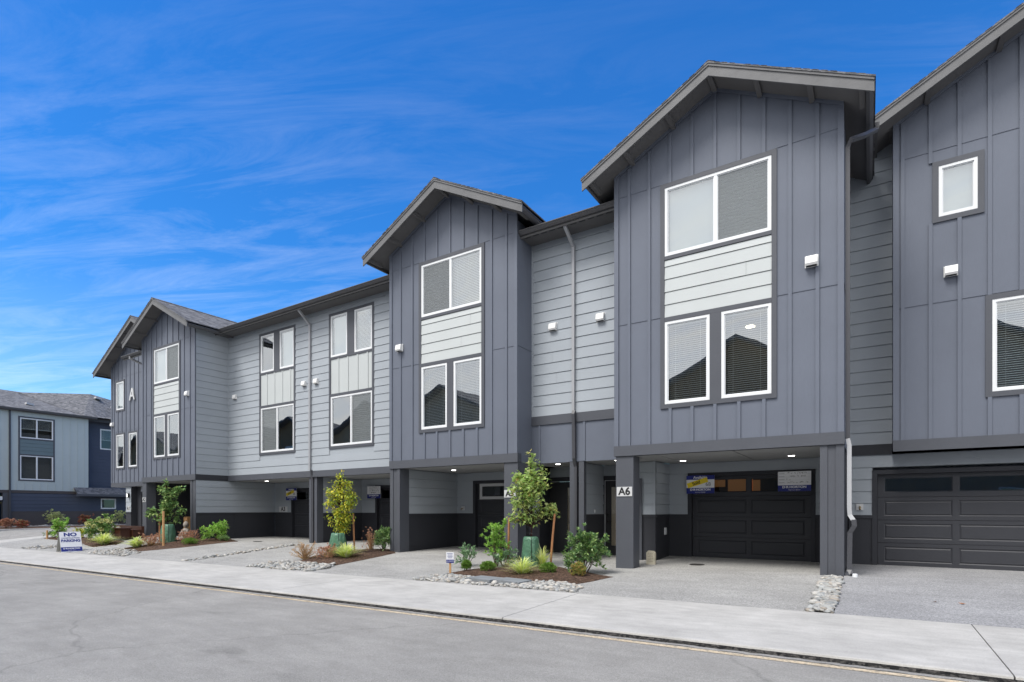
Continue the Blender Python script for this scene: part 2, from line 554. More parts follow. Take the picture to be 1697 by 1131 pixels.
M['grass_tan'] = island_mat('dry_tan_stems', ((0.486, 0.324, 0.176), (0.608, 0.405, 0.243), (0.405, 0.297, 0.135), (0.540, 0.270, 0.162)), .7)
M['rust'] = island_mat('rusty_spirea', ((0.459, 0.230, 0.149), (0.567, 0.324, 0.216), (0.378, 0.176, 0.135), (0.486, 0.338, 0.189)), .7)
M['hydr'] = island_mat('hydrangea_heads', ((0.675, 0.621, 0.243), (0.750, 0.750, 0.432), (0.567, 0.567, 0.162), (0.750, 0.675, 0.351)), .7, .1)
M['variegated'] = island_mat('pale_variegated_leaves', ((0.405, 0.486, 0.189), (0.648, 0.675, 0.351), (0.270, 0.378, 0.135)), .5)
M['redleaf'] = island_mat('red_leaves', ((.20, .26, .10), (.30, .24, .12), (0.351, 0.095, 0.068), (0.540, 0.162, 0.108), (0.270, 0.081, 0.068)), .6)


# ------------------------------------------------------------------ mesh helpers
class MB:
    def __init__(self, X=None):
        self.v, self.f, self.X = [], [], X

    def add(self, vs, fs):
        o = len(self.v)
        for p in vs:
            p = Vector(p)
            if self.X is not None:
                p = self.X @ p
            self.v.append(p)
        self.f += [tuple(o + i for i in f) for f in fs]
        return self

    def box(self, x0, x1, y0, y1, z0, z1):
        vs = [(x, y, z) for z in (z0, z1) for y in (y0, y1) for x in (x0, x1)]
        return self.add(vs, [(0, 2, 3, 1), (4, 5, 7, 6), (0, 1, 5, 4), (2, 6, 7, 3), (0, 4, 6, 2), (1, 3, 7, 5)])

    def prism(self, pts, a, b, axis='y'):
        """polygon pts in the plane across axis, extruded a..b along axis"""
        n = len(pts)
        if axis == 'y':
            vs = [(p[0], a, p[1]) for p in pts] + [(p[0], b, p[1]) for p in pts]
        elif axis == 'x':
            vs = [(a, p[0], p[1]) for p in pts] + [(b, p[0], p[1]) for p in pts]
        else:
            vs = [(p[0], p[1], a) for p in pts] + [(p[0], p[1], b) for p in pts]
        fs = [tuple(range(n)), tuple(range(2 * n - 1, n - 1, -1))]
        fs += [(i, i + n, (i + 1) % n + n, (i + 1) % n) for i in range(n)]
        return self.add(vs, fs)

    def quad(self, *p):
        return self.add(p, [tuple(range(len(p)))])

    def tube(self, pts, r, seg=8, square=False):
        pts = [Vector(p) for p in pts]
        rs = r if isinstance(r, (list, tuple)) else [r] * len(pts)
        rings = []
        for i, p in enumerate(pts):
            d = (pts[min(i + 1, len(pts) - 1)] - pts[max(i - 1, 0)]).normalized()
            a = d.cross(Vector((0.0, 1.0, 0.02)) if abs(d.y) < .9 else Vector((1, 0, 0))).normalized()
            b = d.cross(a).normalized()
            if square:
                ring = [p + a * rs[i] * s + b * rs[i] * q for s, q in ((-1, -1), (1, -1), (1, 1), (-1, 1))]
            else:
                ring = [p + (a * math.cos(6.2832 * k / seg) + b * math.sin(6.2832 * k / seg)) * rs[i] for k in range(seg)]
            rings.append(ring)
        n = len(rings[0])
        vs = [q for rg in rings for q in rg]
        fs = []
        for i in range(len(rings) - 1):
            for k in range(n):
                fs.append((i * n + k, i * n + (k + 1) % n, (i + 1) * n + (k + 1) % n, (i + 1) * n + k))
        fs.append(tuple(range(n - 1, -1, -1)))
        fs.append(tuple(range((len(rings) - 1) * n, len(rings) * n)))
        return self.add(vs, fs)

    def lathe(self, prof, c, seg=20, sx=1, sy=1):
        vs, fs = [], []
        for (r, z) in prof:
            for k in range(seg):
                a = 6.28318 * k / seg
                vs.append((c[0] + r * math.cos(a) * sx, c[1] + r * math.sin(a) * sy, c[2] + z))
        for i in range(len(prof) - 1):
            for k in range(seg):
                fs.append((i * seg + k, i * seg + (k + 1) % seg, (i + 1) * seg + (k + 1) % seg, (i + 1) * seg + k))
        fs.append(tuple(range(seg - 1, -1, -1)))
        fs.append(tuple(range((len(prof) - 1) * seg, len(prof) * seg)))
        return self.add(vs, fs)

    def build(self, name, m, parent=None, smooth=False):
        me = bpy.data.meshes.new(name)
        off = Vector((0, 0, 0))
        q = parent
        while q is not None:
            off += q.location
            q = q.parent
        me.from_pydata([tuple(p - off) for p in self.v], [], self.f)
        me.update()
        me.materials.append(M[m] if isinstance(m, str) else m)
        if smooth:
            for p in me.polygons:
                p.use_smooth = True
        o = bpy.data.objects.new(name, me)
        COL.objects.link(o)
        o.parent = parent
        return o


def empty(name, loc, label=None, cat=None, group=None):
    o = bpy.data.objects.new(name, None)
    o.location = loc
    o.empty_display_size = 0.2
    COL.objects.link(o)
    return tag(o, label, cat, group)


def tag(o, label=None, cat=None, group=None, kind=None):
    if label: o['label'] = label
    if cat: o['category'] = cat
    if group: o['group'] = group
    if kind: o['kind'] = kind
    return o


def struct(name, mb, m, kind='structure'):
    o = mb.build(name, m)
    o['kind'] = kind
    return o


def origin(o, c):
    """put the origin of a top-level mesh at c"""
    c = Vector(c)
    for v in o.data.vertices:
        v.co -= c
    o.location = c
    return o


def text(s, size, m, X, parent, name='lettering', ext=0.002, bold=0.0, align='CENTER', shear=0, xs=1.0):
    """flat lettering: X maps text plane (x right, y up, z out) to world"""
    cu = bpy.data.curves.new(name, 'FONT')
    cu.body = s
    cu.size = size
    cu.align_x = align
    cu.align_y = 'CENTER'
    cu.extrude = ext
    cu.offset = bold
    cu.shear = shear
    tmp = bpy.data.objects.new('tmp', cu)
    COL.objects.link(tmp)
    dg = bpy.context.evaluated_depsgraph_get()
    me = bpy.data.meshes.new_from_object(tmp.evaluated_get(dg))
    bpy.data.objects.remove(tmp)
    bpy.data.curves.remove(cu)
    off = Vector((0, 0, 0))
    q = parent
    while q is not None:
        off += q.location
        q = q.parent
    for v in me.vertices:
        p = v.co.copy()
        p.x *= xs
        v.co = X @ p - off
    me.name = name
    me.materials.clear()
    me.materials.append(M[m] if isinstance(m, str) else m)
    o = bpy.data.objects.new(name, me)
    COL.objects.link(o)
    o.parent = parent
    return o


def face_south(x, y, z):
    """text frame on a wall facing -Y"""
    return Matrix(((1, 0, 0, x), (0, 0, -1, y), (0, 1, 0, z), (0, 0, 0, 1)))


# ------------------------------------------------------------------ terrain
def interp(t, x):
    if x <= t[0][0]:
        return t[0][1]
    for (a, b), (c, d) in zip(t, t[1:]):
        if x <= c:
            return b + (d - b) * (x - a) / (c - a)
    return t[-1][1]


TF = [(-60, -.05), (-34, -.02), (-27, 0.02), (-22.6, 0), (-11.86, -.02), (-7.4, -.06), (-4.8, -.10), (-2.6, -.04), (-.4, .01), (12, 0)]
YS, YK = 8.28, 6.0


def zs(x):
    return max(-.126 + .01 * (x + .6), -.44) if x < 6 else -.06


def gz(x, y):
    if y < YK:
        return zs(x) - .08
    if y < YS:
        return zs(x) - .03 + .03 * (y - YK) / (YS - YK)
    a, b = zs(x), interp(TF, x)
    if y < 11.78:
        return a + (b - a) * (y - YS) / (11.78 - YS)
    return b + (0.01 - b) * min(1, (y - 11.78) / 2.7)


def sheet(x0, x1, y0, y1, nx, ny, dz=0.0, f=gz):
    mb = MB()
    vs = [(x0 + (x1 - x0) * i / nx, y0 + (y1 - y0) * j / ny) for j in range(ny + 1) for i in range(nx + 1)]
    vs = [(x, y, f(x, y) + dz) for x, y in vs]
    fs = [(j * (nx + 1) + i, j * (nx + 1) + i + 1, (j + 1) * (nx + 1) + i + 1, (j + 1) * (nx + 1) + i) for j in range(ny) for i in range(nx)]
    return mb.add(vs, fs)


def poly_sheet(pts, dz=0.004, drop=0.05, hump=0.0, sub=0.3):
    """ground-hugging polygon with a skirt; hump raises the middle"""
    n = len(pts)
    cx_ = sum(p[0] for p in pts) / n
    cy_ = sum(p[1] for p in pts) / n
    ed = []
    for i in range(n):
        a, b = pts[i], pts[(i + 1) % n]
        L = math.dist(a, b)
        k = max(1, int(L / sub))
        for j in range(k):
            x, y = a[0] + (b[0] - a[0]) * j / k, a[1] + (b[1] - a[1]) * j / k
            ed.append((x + random.uniform(-.03, .03), y + random.uniform(-.03, .03)))
    R = 7
    vs, fs = [], []
    m = len(ed)
    for r in range(R + 1):
        s = 1 - r / R * 0.98
        for (x, y) in ed:
            X_, Y_ = cx_ + (x - cx_) * s, cy_ + (y - cy_) * s
            h = hump * math.sin(min(1, (1 - s) * 1.8) * math.pi / 2) + (random.uniform(-.012, .012) if hump and r else 0)
            vs.append((X_, Y_, gz(X_, Y_) + dz + h))
    for r in range(R):
        for i in range(m):
            fs.append((r * m + i, r * m + (i + 1) % m, (r + 1) * m + (i + 1) % m, (r + 1) * m + i))
    fs.append(tuple(R * m + i for i in range(m)))
    base = len(vs)
    for (x, y) in ed:
        vs.append((x, y, gz(x, y) - drop))
    for i in range(m):
        fs.append((base + i, base + (i + 1) % m, (i + 1) % m, i))
    return MB().add(vs, fs)


struct('ground', MB().quad((-600, -600, -0.75), (600, -600, -0.75), (600, 900, -0.75), (-600, 900, -0.75)), 'soil')
struct('street', sheet(-110, 60, -2.5, YK - .03, 170, 4), 'asphalt')
mb = MB()
for i in range(-80, 55):
    a, b = i, i + 1
    mb.quad((a, 5.74, gz(a, 5) + .004), (b, 5.74, gz(b, 5) + .004), (b, 5.83, gz(b, 5) + .004), (a, 5.83, gz(a, 5) + .004))
struct('faded_kerb_line', mb, 'yellowline')
# sidewalk slabs with tooled joints, kerb edge dropping to the asphalt
mb, kb = MB(), MB()
xj = -80.0
joints = [-4.03 + 5.03 * i for i in range(-15, 8)]
for a0, b0 in zip(joints, joints[1:]):
    for s in range(1):
        a, b = a0 + .006, b0 - .006
        n = 4
        for k in range(n):
            p, q = a + (b - a) * k / n, a + (b - a) * (k + 1) / n
            for (u, w) in ((YK + .045, 7.1), (7.1, YS - .006)):
                mb.quad((p, u, gz(p, u + .001)), (q, u, gz(q, u + .001)), (q, w, gz(q, w)), (p, w, gz(p, w)))
            for (u, w, d1, d2) in ((YK + .02, YK + .045, -.008, 0), (YK + .012, YK + .02, -.03, -.008)):
                mb.quad((p, u, gz(p, YK) + d1), (q, u, gz(q, YK) + d1), (q, w, gz(q, YK + .045) + d2), (p, w, gz(p, YK + .045) + d2))
        mb.quad((a, YK + .045, gz(a, 6.05)), (a, YK + .045, gz(a, 6.05) - .1), (a, YS, gz(a, YS) - .1), (a, YS, gz(a, YS)))
        mb.quad((b, YK + .045, gz(b, 6.05)), (b, YS, gz(b, YS)), (b, YS, gz(b, YS) - .1), (b, YK + .045, gz(b, 6.05) - .1))
struct('sidewalk', mb, 'concrete')
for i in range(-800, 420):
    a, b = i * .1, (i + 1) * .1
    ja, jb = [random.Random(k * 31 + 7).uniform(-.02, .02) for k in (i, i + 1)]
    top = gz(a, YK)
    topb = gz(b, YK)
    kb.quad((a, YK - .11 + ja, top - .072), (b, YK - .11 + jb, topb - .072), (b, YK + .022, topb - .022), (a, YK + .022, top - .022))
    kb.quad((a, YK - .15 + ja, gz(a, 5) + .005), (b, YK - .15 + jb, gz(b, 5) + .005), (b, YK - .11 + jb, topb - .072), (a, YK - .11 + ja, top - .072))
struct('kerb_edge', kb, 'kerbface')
f_ = lambda x, y: gz(x, y)
struct('driveway', sheet(-34.6, -.70, YS, 24, 120, 44), 'aggregate')
struct('driveway', sheet(-.38, 14, YS, 24, 50, 44), 'aggregate_blue')
struct('driveway', sheet(-.70, -.38, YS, 24, 2, 44, -.05), 'soil')
struct('side_street', sheet(-44, -34.6, YS, 60, 12, 60, -.005), 'asphalt')
struct('side_street_apron', MB().add([(-37.2, YS, gz(-37.2, YS) + .004), (-34.6, YS, gz(-34.6, YS) + .004), (-34.6, 11.6, gz(-34.6, 11.6) + .004), (-35.4, 11.2, gz(-35.4, 11.2) + .004), (-36.4, 9.6, gz(-36.4, 9.6) + .004)], [(0, 1, 2, 3, 4)]), 'concrete')
struct('far_verge', sheet(-120, -44, YS, 60, 20, 20, -.03), 'soil')
mb = MB()
mb.prism([(-44.6, -.35), (-44.6, .03), (-43.95, .03), (-43.9, -.35)], 9.0, 55, 'y')
mb.box(-49.2, -48.9, 9, 55, -.3, .09)
struct('kerb', mb, 'concrete')
mb = MB()
for i in range(24):
    y = 9 + i * 2
    mb.quad((-48.9, y, .03), (-44.2, y, -.02), (-44.2, y + 2, -.02), (-48.9, y + 2, .05))
    mb.quad((-51.3, y, .08), (-49.2, y, .07), (-49.2, y + 2, .07), (-51.3, y + 2, .08))
struct('planting_bed', mb, 'mulch')

BED6 = [(-7.62, 9.15), (-7.6, 9.9), (-7.0, 10.75), (-6.0, 11.25), (-4.95, 10.75), (-4.25, 10.3), (-4.5, 9.1), (-5.66, 9.2), (-6.61, 9.15)]
BED5 = [(-12.76, 9.26), (-13.35, 10.12), (-13.7, 11.33), (-12.6, 12.45), (-11.45, 11.6), (-11.2, 9.24)]
BED2 = [(-23.4, 9.45), (-21.58, 9.1), (-20.74, 10.26), (-20.24, 12.1), (-22.3, 13.0), (-23.9, 12.2), (-23.5, 10.17)]
BED1 = [(-28.4, 9.9), (-25.6, 9.35), (-25.2, 10.0), (-26.2, 10.7), (-29.6, 10.9), (-34.2, 11.4), (-34.2, 10.4)]
for b in (BED6, BED5, BED2, BED1):
    struct('planting_bed', poly_sheet(b, .006, hump=.05), 'mulch')


def inside(p, poly):
    x, y = p
    c = False
    for i in range(len(poly)):
        (x1, y1), (x2, y2) = poly[i], poly[i - 1]
        if (y1 > y) != (y2 > y) and x < (x2 - x1) * (y - y1) / (y2 - y1) + x1:
            c = not c
    return c


def pebbles(poly, n, smin, smax, seed, lab):
    R = random.Random(seed)
    xs_ = [p[0] for p in poly]
    ys_ = [p[1] for p in poly]
    mb = MB()
    k = t = 0
    while k < n and t < n * 30:
        t += 1
        x, y = R.uniform(min(xs_), max(xs_)), R.uniform(min(ys_), max(ys_))
        if not inside((x, y), poly):
            continue
        k += 1
        s = R.uniform(smin, smax) * (1.6 if R.random() < .07 else 1)
        a = R.uniform(0, 6.28)
        ax, ay, az = s * R.uniform(.8, 1.3), s * R.uniform(.6, .9), s * R.uniform(.38, .6)
        z = gz(x, y) + az * R.uniform(.2, .9)
        tx, ty = R.uniform(-.3, .3), R.uniform(-.3, .3)
        vs = []
        for (lat, cnt) in ((-.9, 4), (-.35, 7), (.3, 7), (.82, 5)):
            rr = math.sqrt(1 - lat * lat)
            for q in range(7):
                th = 6.2832 * q / 7 + lat
                u, w = rr * math.cos(th) * ax * R.uniform(.88, 1.1), rr * math.sin(th) * ay * R.uniform(.88, 1.1)
                X_, Y_ = u * math.cos(a) - w * math.sin(a), u * math.sin(a) + w * math.cos(a)
                vs.append((x + X_, y + Y_, z + lat * az + X_ * tx + Y_ * ty))
        fs = [(6, 5, 4, 3, 2, 1, 0), tuple(21 + q for q in range(7))]
        for r in range(3):
            for q in range(7):
                fs.append((r * 7 + q, r * 7 + (q + 1) % 7, (r + 1) * 7 + (q + 1) % 7, (r + 1) * 7 + q))
        mb.add(vs, fs)
    o = mb.build('river_pebbles', 'pebble', smooth=True)
    return tag(o, lab, 'pebbles', kind='stuff')


# ------------------------------------------------------------------ building pieces
def cells(mb, x0, x1, z0, z1, y, holes, depth=0.0):
    """wall rectangle facing -Y with rectangular holes (x0,x1,z0,z1)"""
    xs = sorted({x0, x1} | {c for h in holes for c in h[:2] if x0 < c < x1})
    zv = sorted({z0, z1} | {c for h in holes for c in h[2:] if z0 < c < z1})
    for a, b in zip(xs, xs[1:]):
        for c, d in zip(zv, zv[1:]):
            mx_, mz_ = (a + b) / 2, (c + d) / 2
            if any(h[0] < mx_ < h[1] and h[2] < mz_ < h[3] for h in holes):
                continue
            mb.quad((a, y, c), (b, y, c), (b, y, d), (a, y, d))


def lap(mb, x0, x1, z0, z1, y, holes=(), ex=0.27, g_=.009):
    """lap siding facing -Y: each course slopes out to a shadow line at its bottom edge"""
    tops = []
    zc = z0
    rows = []
    while zc < z1 - 1e-4:
        rows.append((zc, min(zc + ex, z1)))
        zc += ex
    for (a, b) in rows:
        segs = [(x0, x1)]
        for h in holes:
            if h[2] < b - .02 and h[3] > a + .02:
                ns = []
                for s in segs:
                    if h[1] <= s[0] or h[0] >= s[1]:
                        ns.append(s)
                    else:
                        if s[0] < h[0]: ns.append((s[0], h[0]))
                        if h[1] < s[1]: ns.append((h[1], s[1]))
                segs = ns
        jx = x0 + random.uniform(.6, 3.4)
        ns = []
        for (p, q) in segs:
            c_ = jx
            while c_ < q - .15:
                if c_ > p + .15:
                    ns.append((p, c_ - .0022))
                    p = c_ + .0022
                c_ += 3.66
            ns.append((p, q))
        segs = ns
        for (p, q) in segs:
            mb.quad((p, y - .020, a + .001), (q, y - .020, a + .001), (q, y - .006, b - g_), (p, y - .006, b - g_))
            mb.quad((p, y + .003, a + .001), (q, y + .003, a + .001), (q, y - .020, a + .001), (p, y - .020, a + .001))
            mb.quad((p, y - .006, b - g_), (q, y - .006, b - g_), (q, y + .003, b - g_), (p, y + .003, b - g_))
            # thin reveal groove above the board
    return mb


def rot_wall(X0, Y0, ang):
    return Matrix.Translation((X0, Y0, 0)) @ Matrix.Rotation(ang, 4, 'Z')


def window(parent, x0, x1, z0, z1, y, kinds, X=None, name='window', fr=.055, proud=.02, lamp=None, gl='glass'):
    """kinds: one letter per sash, left to right: s shade, b blinds, m screen over blinds, n bare, h half-lowered blind"""
    n = len(kinds)
    w = MB(X)
    y0, y1 = y - proud, y + .07
    w.box(x0, x1, y0, y1, z0, z0 + fr).box(x0, x1, y0, y1, z1 - fr, z1)
    w.box(x0, x0 + fr, y0, y1, z0 + fr, z1 - fr).box(x1 - fr, x1, y0, y1, z0 + fr, z1 - fr)
    iw = (x1 - x0 - 2 * fr)
    for i in range(1, n):
        xm = x0 + fr + iw * i / n
        w.box(xm - fr * .55, xm + fr * .55, y0 + .004, y1 - .003, z0 + fr, z1 - fr)
    # thin inner sash rim
    for i in range(n):
        a = x0 + fr + iw * i / n + (fr * .55 if i else 0)
        b = x0 + fr + iw * (i + 1) / n - (fr * .55 if i < n - 1 else 0)
        s = .018
        w.box(a, b, y0 + .02, y0 + .045, z0 + fr, z0 + fr + s).box(a, b, y0 + .02, y0 + .045, z1 - fr - s, z1 - fr)
        w.box(a, a + s, y0 + .02, y0 + .045, z0 + fr + s, z1 - fr - s).box(b - s, b, y0 + .02, y0 + .045, z0 + fr + s, z1 - fr - s)
    o = w.build(name, 'white', parent)
    MB(X).quad((x0 + .01, y0 + .035, z0 + .01), (x1 - .01, y0 + .035, z0 + .01), (x1 - .01, y0 + .035, z1 - .01), (x0 + .01, y0 + .035, z1 - .01)).build('pane', gl, o)
    r = MB(X)
    D = .95
    a, b, c, d = x0 + .005, x1 - .005, z0 + .005, z1 - .005
    e, f, g, h = x0 - .085, x1 + .085, z0 - .3, z1 + .2
    r.quad((e, y + D, g), (f, y + D, g), (f, y + D, h), (e, y + D, h))
    r.quad((a, y + .07, c), (b, y + .07, c), (f, y + D, g), (e, y + D, g))
    r.quad((a, y + .07, d), (b, y + .07, d), (f, y + D, h), (e, y + D, h))
    r.quad((a, y + .07, c), (a, y + .07, d), (e, y + D, h), (e, y + D, g))
    r.quad((b, y + .07, c), (b, y + .07, d), (f, y + D, h), (f, y + D, g))
    r.build('room', 'room', o)
    if lamp:
        MB(X).lathe([(.0, 0), (.09, 0), (.09, .012), (0, .012)], (lamp[0], y + .45, lamp[1]), 16).build('room_light', 'roomlamp', o)
    for i, k in enumerate(kinds):
        a = x0 + fr + iw * i / n + .01
        b = x0 + fr + iw * (i + 1) / n - .01
        lo, hi = z0 + fr, z1 - fr
        if k in 'bmhBC':
            bl = MB(X)
            zb = lo if k != 'h' else lo + (hi - lo) * .45
            st = .043
            q = int((hi - zb) / st)
            for j in range(q):
                z = hi - .04 - j * st
                if z < zb: break
                t = {'b': .008, 'm': .017, 'h': .006, 'B': .010, 'C': .020}[k]
                bl.quad((a + .01, y + .075, z - t), (b - .01, y + .075, z - t), (b - .01, y + .105, z + t), (a + .01, y + .105, z + t))
            bl.box(a + .005, b - .005, y + .07, y + .115, hi - .035, hi)
            bl.box(a + .01, b - .01, y + .075, y + .105, zb, zb + .02)
            for s in (.18, .82):
                xx = a + (b - a) * s
                bl.box(xx - .002, xx + .002, y + .073, y + .074, zb, hi)
            bl.build('blind', 'blind', o)
        if k in 's':
            MB(X).quad((a, y + .09, lo), (b, y + .09, lo), (b, y + .09, hi), (a, y + .09, hi)).build('blind', 'shade', o)
        if k in 'mM':
            MB(X).quad((a + .01, y0 + .024, lo), (b - .01, y0 + .024, lo), (b - .01, y0 + .024, hi), (a + .01, y0 + .024, hi)).build('insect_screen', 'screen', o)
            if k == 'M':
                MB(X).quad((a, y + .09, lo), (b, y + .09, lo), (b, y + .09, hi), (a, y + .09, hi)).build('blind', 'shade', o)
    return o


def trim_frame(mb, x0, x1, z0, z1, y, w=.09, proud=.028, bars=()):
    mb.box(x0, x1, y - proud, y + .01, z0, z0 + w).box(x0, x1, y - proud, y + .01, z1 - w, z1)
    mb.box(x0, x0 + w, y - proud, y + .01, z0 + w, z1 - w).box(x1 - w, x1, y - proud, y + .01, z0 + w, z1 - w)
    for (a, b, c, d) in bars:
        mb.box(a, b, y - proud + .002, y + .01, c, d)


def hood(parent, x, z, y, X=None, s=1.0):
    mb = MB(X)
    w, h, d = .10 * s, .105 * s, .12 * s
    mb.prism([(y - .012, z - h), (y + .005, z - h), (y + .005, z + h), (y - .012, z + h)], x - w - .012, x + w + .012, 'x')
    mb.prism([(y - .012, z + h * .92), (y - d * .62, z + h * .82), (y - d * .78, z + h * .6), (y - d * .95, z - h * .55), (y - d * .75, z - h * .95), (y - .012, z - h * .92)], x - w, x + w, 'x')
    o = mb.build('vent_hood', 'ventw', parent)
    m2 = MB(X)
    m2.box(x - w * .85, x + w * .85, y - d * .78, y - .02, z - h * .97, z - h * .93)
    m2.build('grille', 'black', o)
    return o


def garage_door(parent, xl, y, w=2.70, h=2.06, zb=.0, lit=False, glassy=True, pale=False):
    t = MB()
    # opening trim
    t.box(xl - .10, xl - .005, y - .03, y + .12, zb - .05, zb + h + .09).box(xl + w + .005, xl + w + .10, y - .03, y + .12, zb - .05, zb + h + .09)
    t.box(xl - .005, xl + w + .005, y - .03, y + .12, zb + h, zb + h + .09)
    tr = t.build('garage_door_trim', 'wains', parent)
    d = MB()
    yd = y + .09
    sh = h / 4
    gaps = []
    for i in range(4):
        a, b = zb + i * sh + .004, zb + (i + 1) * sh - .004
        m = .12
        gp_ = .10
        pw = (w - 2 * m - gp_) / 2
        holes = []
        for c in range(2):
            px0 = xl + m + c * (pw + gp_)
            if i == 3:
                holes.append((px0, px0 + pw, a + .10, b - .07))
            else:
                p0, p1, q0, q1 = px0, px0 + pw, a + .085, b - .075
                holes.append((p0, p1, q0, q1))
        cells(d, xl, xl + w, a, b, yd, holes)
        d.quad((xl, yd, b), (xl + w, yd, b), (xl + w, yd + .02, b + .004), (xl, yd + .02, b + .004))
        d.quad((xl, yd, a), (xl + w, yd, a), (xl + w, yd + .02, a - .004), (xl, yd + .02, a - .004))
        for (p0, p1, q0, q1) in holes:
            s = .022
            dp = .014
            # sloping groove then raised field
            def ring(A, B, ya, yb):
                (a0, a1, c0, c1), (b0, b1, e0, e1) = A, B
                d.quad((a0, ya, c0), (a1, ya, c0), (b1, yb, e0), (b0, yb, e0))
                d.quad((a0, ya, c1), (a1, ya, c1), (b1, yb, e1), (b0, yb, e1))
                d.quad((a0, ya, c0), (a0, ya, c1), (b0, yb, e1), (b0, yb, e0))
                d.quad((a1, ya, c0), (a1, ya, c1), (b1, yb, e1), (b1, yb, e0))
            A = (p0, p1, q0, q1)
            B = (p0 + s, p1 - s, q0 + s, q1 - s)
            if i == 3:
                ring(A, B, yd, yd + .02)
            else:
                C = (p0 + 2 * s, p1 - 2 * s, q0 + 2 * s, q1 - 2 * s)
                ring(A, B, yd, yd + dp)
                ring(B, C, yd + dp, yd + .002)
                d.quad((C[0], yd + .002, C[2]), (C[1], yd + .002, C[2]), (C[1], yd + .002, C[3]), (C[0], yd + .002, C[3]))
    d.quad((xl, yd, zb), (xl + w, yd, zb), (xl + w, yd + .05, zb), (xl, yd + .05, zb))
    o = d.build('garage_door', 'garage', parent)
    s = .022
    a, b = zb + 3 * sh + .104, zb + 4 * sh - .074
    for c in range(2):
        p0 = xl + m + c * (pw + gp_)
        MB().quad((p0 + .01, yd + .018, a), (p0 + pw - .01, yd + .018, a), (p0 + pw - .01, yd + .018, b), (p0 + .01, yd + .018, b)).build('pane', 'glass_dark', o)
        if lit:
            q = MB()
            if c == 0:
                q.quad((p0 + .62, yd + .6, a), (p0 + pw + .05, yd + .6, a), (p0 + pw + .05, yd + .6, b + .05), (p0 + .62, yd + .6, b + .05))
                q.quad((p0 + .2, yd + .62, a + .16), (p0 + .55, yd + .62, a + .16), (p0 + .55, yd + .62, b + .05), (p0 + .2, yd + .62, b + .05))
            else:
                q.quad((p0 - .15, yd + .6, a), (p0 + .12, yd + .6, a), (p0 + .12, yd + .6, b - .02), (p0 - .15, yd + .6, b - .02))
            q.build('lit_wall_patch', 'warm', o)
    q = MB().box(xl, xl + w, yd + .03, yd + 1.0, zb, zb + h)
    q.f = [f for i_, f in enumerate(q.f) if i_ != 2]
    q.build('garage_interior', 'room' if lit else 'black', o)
    if pale:
        p = MB()
        a_, b_ = zb + 3 * sh + .02, zb + 4 * sh - .01
        trim_frame(p, xl + .10, xl + .10 + 2.0, a_ - .02, b_ - .0, yd - .002, .09, .02)
        p.build('window_surround', 'plate', o)
    return o


def grooved_ceiling(parent, x0, x1, y0, y1, z, gx=()):
    mb = MB()
    xs = [x0] + [v for g in gx for v in (g - .012, g + .012)] + [x1]
    for a, b in zip(xs[::2], xs[1::2]):
        mb.box(a, b, y0, y1, z, z + .04)
    o = mb.build('carport_ceiling', 'ceiling', parent)
    m2 = MB()
    for g in gx:
        m2.box(g - .012, g + .012, y0, y1, z + .03, z + .045)
    if gx:
        m2.build('groove', 'black', o)
    return o


def downlight(parent, x, y, z):
    o = MB().lathe([(.0, -.004), (.062, -.004), (.072, .002), (.072, .01), (0, .01)], (x, y, z), 20).build('downlight', 'lamp', parent)
    return o


def plate(parent, s, x0, x1, z0, z1, y):
    o = MB().box(x0, x1, y - .014, y - .001, z0, z1).build('house_number', 'plate', parent)
    text(s, (z1 - z0) * 1.12, 'black', face_south((x0 + x1) / 2, y - .016, (z0 + z1) / 2), o, 'lettering', .002, .006)
    return o


def column(parent, x0, x1, y0, y1, z0, z1, m='trim', edge=None):
    mb = MB().box(x0, x1, y0, y1, z0, z1)
    if edge:       # panel recess: a batten strip set back between two proud boards
        mb = MB()
        mb.box(x0, x0 + edge[0], y0, y1, z0, z1)
        mb.box(x0 + edge[0], x1 - edge[1], y0 + .02, y1, z0, z1)
        mb.box(x1 - edge[1], x1, y0, y1, z0, z1)
    return mb.build('column', m, parent)


SLOPE = .521
MS = .5          # main roof slope
ME = 12.55       # main roof eave line


def mz(y):
    return 8.60 + MS * (y - ME)


